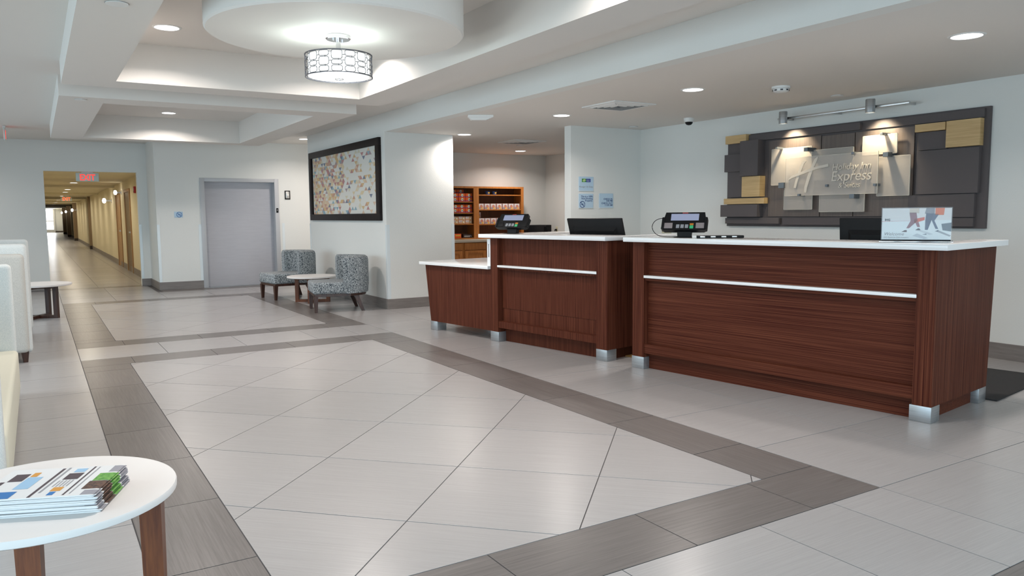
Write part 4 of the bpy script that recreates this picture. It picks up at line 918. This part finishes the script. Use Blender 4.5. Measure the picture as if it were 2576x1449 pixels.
# ================================================================ PALE SOFAS
def rounded_box(name, mat, x0, x1, y0, y1, z0, z1, parent, r=.035): return box(name, mat, x0, x1, y0, y1, z0, z1, parent, r, 4)
sa = thing('sofa', 'pale high-sided sofa with a cream vinyl seat beside the newspaper table', 'sofa', (-.56, 5.5, 0))
rounded_box('seat', 'vinyl', -.36, .395, -1.3, 1.37, .06, .365, sa, .03); rounded_box('backrest', 'fabric', -.52, -.36, -1.3, 1.37, .06, 1.01, sa)
rounded_box('wing', 'fabric', -.52, .385, 1.37, 1.50, .06, 1.01, sa); rounded_box('wing', 'fabric', -.52, .385, -1.43, -1.30, .06, 1.01, sa)
for (a, b) in ((-.48, -1.39), (-.48, 1.44), (.30, -1.39), (.30, 1.44)): box('leg', 'darkwood', a-.025, a+.025, b-.025, b+.025, 0, .06, sa)
sb2 = thing('sofa', 'pale high-sided sofa with dark peg feet, between the other sofa and the far round table', 'sofa', (-.56, 9.6, 0))
rounded_box('seat', 'fabric2', -.36, .42, -.85, .85, .075, .40, sb2, .03); rounded_box('backrest', 'fabric', -.55, -.36, -.85, .85, .075, 1.11, sb2)
rounded_box('wing', 'fabric', -.55, .475, -1.0, -.85, .075, 1.115, sb2, .04); rounded_box('wing', 'fabric', -.55, .475, .85, 1.0, .075, 1.115, sb2, .04)
rounded_box('wing_pad', 'fabric2', -.50, .45, -1.15, -1.0, .10, 1.025, sb2, .04)
for (a, b) in ((-.48, -1.05), (-.48, .95), (.41, -1.05), (.41, .95)):
    bm = bmesh.new(); add_hexa(bm, [(a-.02, b-.02, 0), (a+.02, b-.02, 0), (a+.02, b+.02, 0), (a-.02, b+.02, 0)], [(a-.032, b-.032, .10), (a+.032, b-.032, .10), (a+.032, b+.032, .10), (a-.032, b+.032, .10)]); obj('leg', bm, 'darkwood', sb2)

# ================================================================ ALCOVE: OAK SHELVES AND GOODS
YF, YB = 12.85, 13.195
def shelf_unit(x0, x1, xo0, xo1, shelves, label):
    t = thing('shelf_unit', label, 'shelves', (x0, YF, .897)); ox, oy, oz = x0, YF, .897
    def b(name, m, a0, a1, c0, c1, e0, e1): return box(name, m, a0-ox, a1-ox, c0-oy, c1-oy, e0-oz, e1-oz, t)
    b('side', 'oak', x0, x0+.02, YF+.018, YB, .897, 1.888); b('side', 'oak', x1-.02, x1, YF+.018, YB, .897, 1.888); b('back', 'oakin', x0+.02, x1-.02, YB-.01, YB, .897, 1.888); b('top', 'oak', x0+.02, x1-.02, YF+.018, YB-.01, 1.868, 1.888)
    b('stile', 'oak', x0, xo0, YF, YF+.018, .897, 1.888); b('stile', 'oak', xo1, x1, YF, YF+.018, .897, 1.888)
    b('rail', 'oak', xo0, xo1, YF, YF+.018, 1.852, 1.888); b('rail', 'oak', xo0, xo1, YF, YF+.018, .897, .92)
    for z in shelves: b('shelf', 'oak', x0+.02, x1-.02, YF+.018, YB-.01, z-.018, z)
    b('shelf', 'oak', x0+.02, x1-.02, YF+.018, YB-.01, .90, .92)
    return t
shelf_unit(6.12, 7.13, 6.18, 7.074, (1.602, 1.394, 1.185), 'open oak shelf unit holding orange boxes in the alcove')
shelf_unit(7.132, 8.194, 7.188, 8.137, (1.735, 1.453, 1.176), 'open oak shelf unit holding pink boxes and blue cups in the alcove')
o = box('worktop', 'beige', 5.55, 8.948, 12.56, 13.198, .845, .895, None, .004); tag(o, 'beige worktop along the alcove wall under the oak shelves', 'worktop')
def cabinet(x0, x1, label):
    t = thing('base_cabinet', label, 'cabinet', (x0, 12.6, 0), 0, 'oak base cabinets in the alcove'); w = x1-x0
    box('body', 'oak', .001, w-.001, 0, .59, .09, .843, t); box('plinth', 'dark_base', .0, w, .06, .59, 0, .09, t)
    dr = box('drawer', 'oak', .03, w-.03, -.02, 0, .705, .832, t, .006); d = box('door', 'oak', .03, w-.03, -.02, 0, .12, .69, t, .006)
    h = w/2-.03
    for (a, b2, c, e) in ((-h, -h+.06, -.285, .285), (h-.06, h, -.285, .285), (-h+.06, h-.06, .225, .285), (-h+.06, h-.06, -.285, -.225)): box('door_frame', 'oak', a, b2, -.016, -.010, c, e, d, .002)
cabinet(5.6, 6.15, 'oak base cabinet with drawer under the worktop, left end unit hidden behind the column'.replace('left ', '')); cabinet(6.15, 6.70, 'oak base cabinet under the worktop beside the column edge'); cabinet(6.70, 7.20, 'oak base cabinet with drawer under the middle of the shelves'); cabinet(7.20, 7.80, 'oak base cabinet under the shelves with the pink boxes'); cabinet(7.80, 8.40, 'oak base cabinet below the microwave')
def goods(name, label, cat, group, w, h, d, body, faces, loc=(0, 0, 0)):
    t = thing(name, label, cat, loc, 0, group); bm = bmesh.new(); add_box(bm, -w/2, w/2, 0, d, 0, h, .002, 1); obj('carton', bm, body, t)
    for (nm, kind, a, m) in faces:
        if kind == 'rect': box(nm, m, a[0], a[1], -.0008, 0, a[2], a[3], t)
        elif kind == 'disc':
            bm = bmesh.new(); add_lathe(bm, [(0, a[3] if len(a) > 3 else .001), (a[2], a[3] if len(a) > 3 else .001), (a[2], 0)], 18); obj(nm, bm, m, t, (a[0], 0, a[1]), (rad(90), 0, 0))
        elif kind == 'text': letters(nm, a[0], a[1], m, t, (a[2], -.0016, a[3]), FACE_NEG_Y, 'CENTER', bold=.0006)
    return t
MT['orange'] = plain('orange_carton', (.80, .115, .018), .45); MT['yellow'] = plain('yellow_print', (.80, .50, .08), .5); MT['violet'] = plain('violet_print', (.16, .05, .28), .5); MT['pinkbox'] = plain('pink_carton', (.70, .47, .43), .5); MT['salmon'] = plain('salmon_print', (.60, .24, .16), .5); MT['cupblue'] = plain('blue_cup', (.03, .12, .45), .4); MT['choc'] = plain('brown_carton', (.035, .018, .016), .5); MT['peach'] = plain('peach_carton', (.72, .42, .26), .5)
G1 = 'orange detergent boxes on the oak shelves'
det = goods('detergent_box', 'orange detergent box with a round badge, bottom row on the upper oak shelf', 'box', G1, .140, .076, .11, 'orange', [('band', 'rect', (-.068, .068, .006, .020), 'violet'), ('badge', 'disc', (.005, .042, .030, .0012), 'yellow'), ('badge', 'disc', (.005, .042, .023, .0015), 'white'), ('lettering', 'text', ('Tide', .024, .005, .034), 'navy')], (6.70, 12.90, 1.603))
for z in (1.603, 1.680):
    for x in (6.552, 6.70, 6.852, 7.0):
        if (x, z) != (6.70, 1.603): dup(det, (x, 12.90, z), None, 'orange detergent box with a round badge, %s row on the upper oak shelf' % ('bottom' if z < 1.65 else 'top'))
for x in (6.74, 6.89): dup(det, (x, 13.03, 1.757-.001), None, 'orange detergent box lying at the back, on top of the upper-shelf stack'); dup(det, (x, 13.03, 1.680), None, 'orange detergent box hidden in the back row of the upper shelf'); dup(det, (x, 13.03, 1.603), None, 'orange detergent box at the bottom of the hidden back row')
for z, xs in ((1.395, (6.552, 6.70, 6.845, 6.992)), (1.472, (6.57, 6.71, 6.83+.01, 6.99))):
    for x in xs: dup(det, (x, 12.90, z), None, 'orange detergent box with a round badge, %s row on the second oak shelf' % ('bottom' if z < 1.45 else 'top'))
G2 = 'peach fabric-sheet boxes on the third oak shelf'
bnc = goods('dryer_sheet_box', 'peach and white dryer sheet box, bottom row on the third oak shelf', 'box', G2, .140, .069, .11, 'peach', [('panel', 'rect', (-.066, .01, .030, .064), 'white'), ('badge', 'disc', (.030, .030, .024, .0012), 'yellow'), ('badge', 'disc', (.034, .032, .016, .0015), 'white'), ('stripe', 'rect', (-.05, .02, .042, .052), 'orange')], (6.70, 12.90, 1.186))
for z in (1.186, 1.256):
    for x in (6.552, 6.70, 6.845, 6.99):
        if (x, z) != (6.70, 1.186): dup(bnc, (x, 12.90, z), None, 'peach and white dryer sheet box, %s row on the third oak shelf' % ('bottom' if z < 1.2 else 'top'))
goods('candy_box', 'orange candy display box on the bottom oak shelf', 'box', None, .14, .078, .1, 'orange', [('stripe', 'rect', (-.055, .055, .034, .058), 'yellow')], (6.755, 12.90, .921))
goods('candy_box', 'dark brown chocolate display box on the bottom oak shelf', 'box', None, .19, .066, .1, 'choc', [('lettering', 'text', ("HERSHEY'S", .034, .0, .018), 'white')], (6.965, 12.90, .921))
G3 = 'pink boxes on the oak shelves'
pk = goods('soap_box', 'pink and white box in the row of seven on the middle oak shelf', 'box', G3, .118, .110, .12, 'pinkbox', [('panel', 'rect', (-.05, .05, .062, .104), 'paper'), ('picture', 'disc', (.004, .060, .030, .001), 'salmon'), ('badge', 'disc', (.022, .022, .018, .0012), 'yellow'), ('stripe', 'rect', (-.052, -.01, .010, .040), 'inkgrey')], (7.252, 12.885, 1.454))
for k in range(1, 7): dup(pk, (7.252+.1345*k, 12.885, 1.454))
for k in range(6): dup(pk, (7.262+.130*k, 12.885, 1.177), None, 'pink and white box in the row behind the card terminal on the lower oak shelf')
dup(pk, (7.262, 13.02, 1.293), None, 'single pink box resting on top of the lower row'); dup(pk, (7.262, 13.02, 1.177), None, 'pink box hidden behind the lower row')
cp = thing('noodle_cup', 'small blue cup on the top oak shelf', 'cup', (7.435, 12.95, 1.7355), 0, 'blue cups on the top shelf')
bm = bmesh.new(); add_lathe(bm, [(0, 0), (.036, 0), (.050, .060), (.053, .064), (.050, .066), (0, .066)], 24); obj('cup', bm, 'cupblue', cp, smooth=True)
bm = bmesh.new(); add_lathe(bm, [(.0425, .02), (.0495, .05)], 8, a0=rad(-110), a1=rad(-50)); obj('picture', bm, 'yellow', cp)
dup(cp, (7.585, 12.95, 1.7355))
mw = thing('microwave', 'black microwave on the beige worktop beside the oak shelves', 'microwave', (8.49, 12.72, .896))
box('case', 'black', -.28, .28, .02, .40, .012, .245, mw, .006); box('door', 'blackgloss', -.275, .15, 0, .02, .016, .240, mw, .003); box('control_panel', 'black', .155, .275, .004, .02, .016, .240, mw, .002); box('handle', 'black', .12, .135, -.02, 0, .05, .21, mw, .004)
for (a, b) in ((-.24, .06), (.24, .06), (-.24, .36), (.24, .36)): box('foot', 'rubber', a-.015, a+.015, b-.015, b+.015, 0, .012, mw)
o = thing('wall_socket', 'wall socket with a black plug beside the microwave', 'outlet', (8.95, 12.80, 1.05)); box('plate', 'ivory', -.006, 0, -.035, .035, -.055, .055, o, .002)
bm = bmesh.new(); add_box(bm, -.04, -.006, -.02, .02, -.028, .006, .006); obj('plug', bm, 'black', o); bm = bmesh.new(); add_tube(bm, [(-.04, 0, -.01), (-.07, -.02, -.02), (-.09, -.07, -.05), (-.09, -.10, -.10), (-.07, -.11, -.152)], .006, 6); obj('cord', bm, 'black', o)

# ================================================================ EXIT SIGNS AND CORRIDOR FITTINGS
def exit_sign(loc, rz, w, h, label, mat, top):
    t = thing('exit_sign', label, 'exit sign', loc, rz)
    bm = bmesh.new(); add_box(bm, -w/2, w/2, -.012, .012, -h/2, h/2, .006); obj('panel', bm, 'exitpanel', t, smooth=True)
    letters('lettering', 'EXIT', h*.98, mat, t, (0, -.014, -h*.36), FACE_NEG_Y, 'CENTER', bold=h*.02, sx=.80)
    letters('lettering', 'EXIT', h*.98, mat, t, (0, .014, -h*.36), (rad(90), 0, rad(180)), 'CENTER', bold=h*.02, sx=.80)
    box('mount', 'white', -w*.25, w*.25, -.02, .02, h/2, top-loc[2], t, .002)
    return t
MT['exitpanel'] = plain('exit_panel', (.62, .70, .66), .3)
exit_sign((.905, 16.94+.10, 2.140), 0, .39, .165, 'red EXIT sign hanging in the corridor opening', 'exitred', 2.30)
exit_sign((hx(1.02, 36.0), 36.0, 2.14), 0, .39, .18, 'orange-red EXIT sign hanging deep in the corridor', 'exitorange', 2.30)
exit_sign((-.33, 14.65, 2.675), rad(90), .36, .19, 'EXIT sign seen edge-on under the lobby ceiling beyond the coffers', 'exitred', 2.80)
def alarm(y, z, label):
    t = thing('fire_alarm', label, 'fire alarm', (hx(1.98, y), y, z)); box('housing', 'red', -.045, 0, -.06, .06, -.075, .075, t, .006); box('strobe', 'white', -.058, -.045, -.03, .03, -.02, .05, t, .003); box('grille', 'dark_base', -.047, -.045, -.04, .04, -.06, -.03, t)
alarm(19.6, 1.99, 'red fire alarm on the corridor wall just past the opening'); alarm(39.6, 2.05, 'red fire alarm far down the corridor wall')
dn_ = 2
def corridor_door(y0, y1, label, mat):
    global dn_; dn_ += 1
    t = structure('door_%d' % dn_, label); X = hx(1.98, (y0+y1)/2)
    box('door_panel', mat, X-.012, X+.004, y0+.07, y1-.07, .01, 2.0, t)
    for (a, b, c, e) in ((y0, y0+.07, 0, 2.07), (y1-.07, y1, 0, 2.07), (y0+.07, y1-.07, 2.0, 2.07)): box('door_frame', 'doorframe', X-.03, X+.004, a, b, c, e, t)
    box('door_handle', 'steel', X-.06, X-.012, y0+.14, y0+.20, .98, 1.02, t)
MT['doorframe'] = plain('door_frame_tan', (.42, .25, .12), .5); MT['doorbrown'] = streaky('door_brown', (.16, .11, .06), (.22, .15, .085), (30, 30, 3), .5)
corridor_door(20.9, 22.2, 'brown guest door nearest the corridor opening', 'doorbrown'); corridor_door(23.6, 24.9, 'second guest door along the corridor', 'doorframe')
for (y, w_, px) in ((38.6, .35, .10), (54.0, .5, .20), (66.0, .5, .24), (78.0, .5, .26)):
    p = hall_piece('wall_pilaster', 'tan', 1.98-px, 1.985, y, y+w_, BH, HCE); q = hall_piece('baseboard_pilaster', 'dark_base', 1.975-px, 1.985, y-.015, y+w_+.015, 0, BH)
def sconce(y, z, label, s=1.0, out=.16):
    t = thing('wall_sconce', label, 'wall lamp', (hx(1.98, y), y, z), 0, 'corridor wall sconces')
    box('backplate', 'steel', -.015, 0, -.06*s, .06*s, -.09*s, .09*s, t, .004); box('arm', 'steel', -out, -.015, -.015, .015, -.02, .02, t)
    bm = bmesh.new(); add_lathe(bm, [(0, -.10*s), (.05*s, -.085*s), (.075*s, 0), (.05*s, .085*s), (0, .10*s)], 20); obj('globe', bm, 'litwarm', t, (-out-.05, 0, 0), None, True)
sconce(26.6, 1.88, 'glowing wall sconce past the second corridor door', .75); sconce(23.2, 2.03, 'glowing wall sconce between the first two corridor doors', .6, .10)
for (y, xx) in ((53.4, .2), (65.4, .24), (77.4, .26)): sconce(y, 1.85, 'small glowing wall sconce beside a far corridor pilaster', .9, xx)
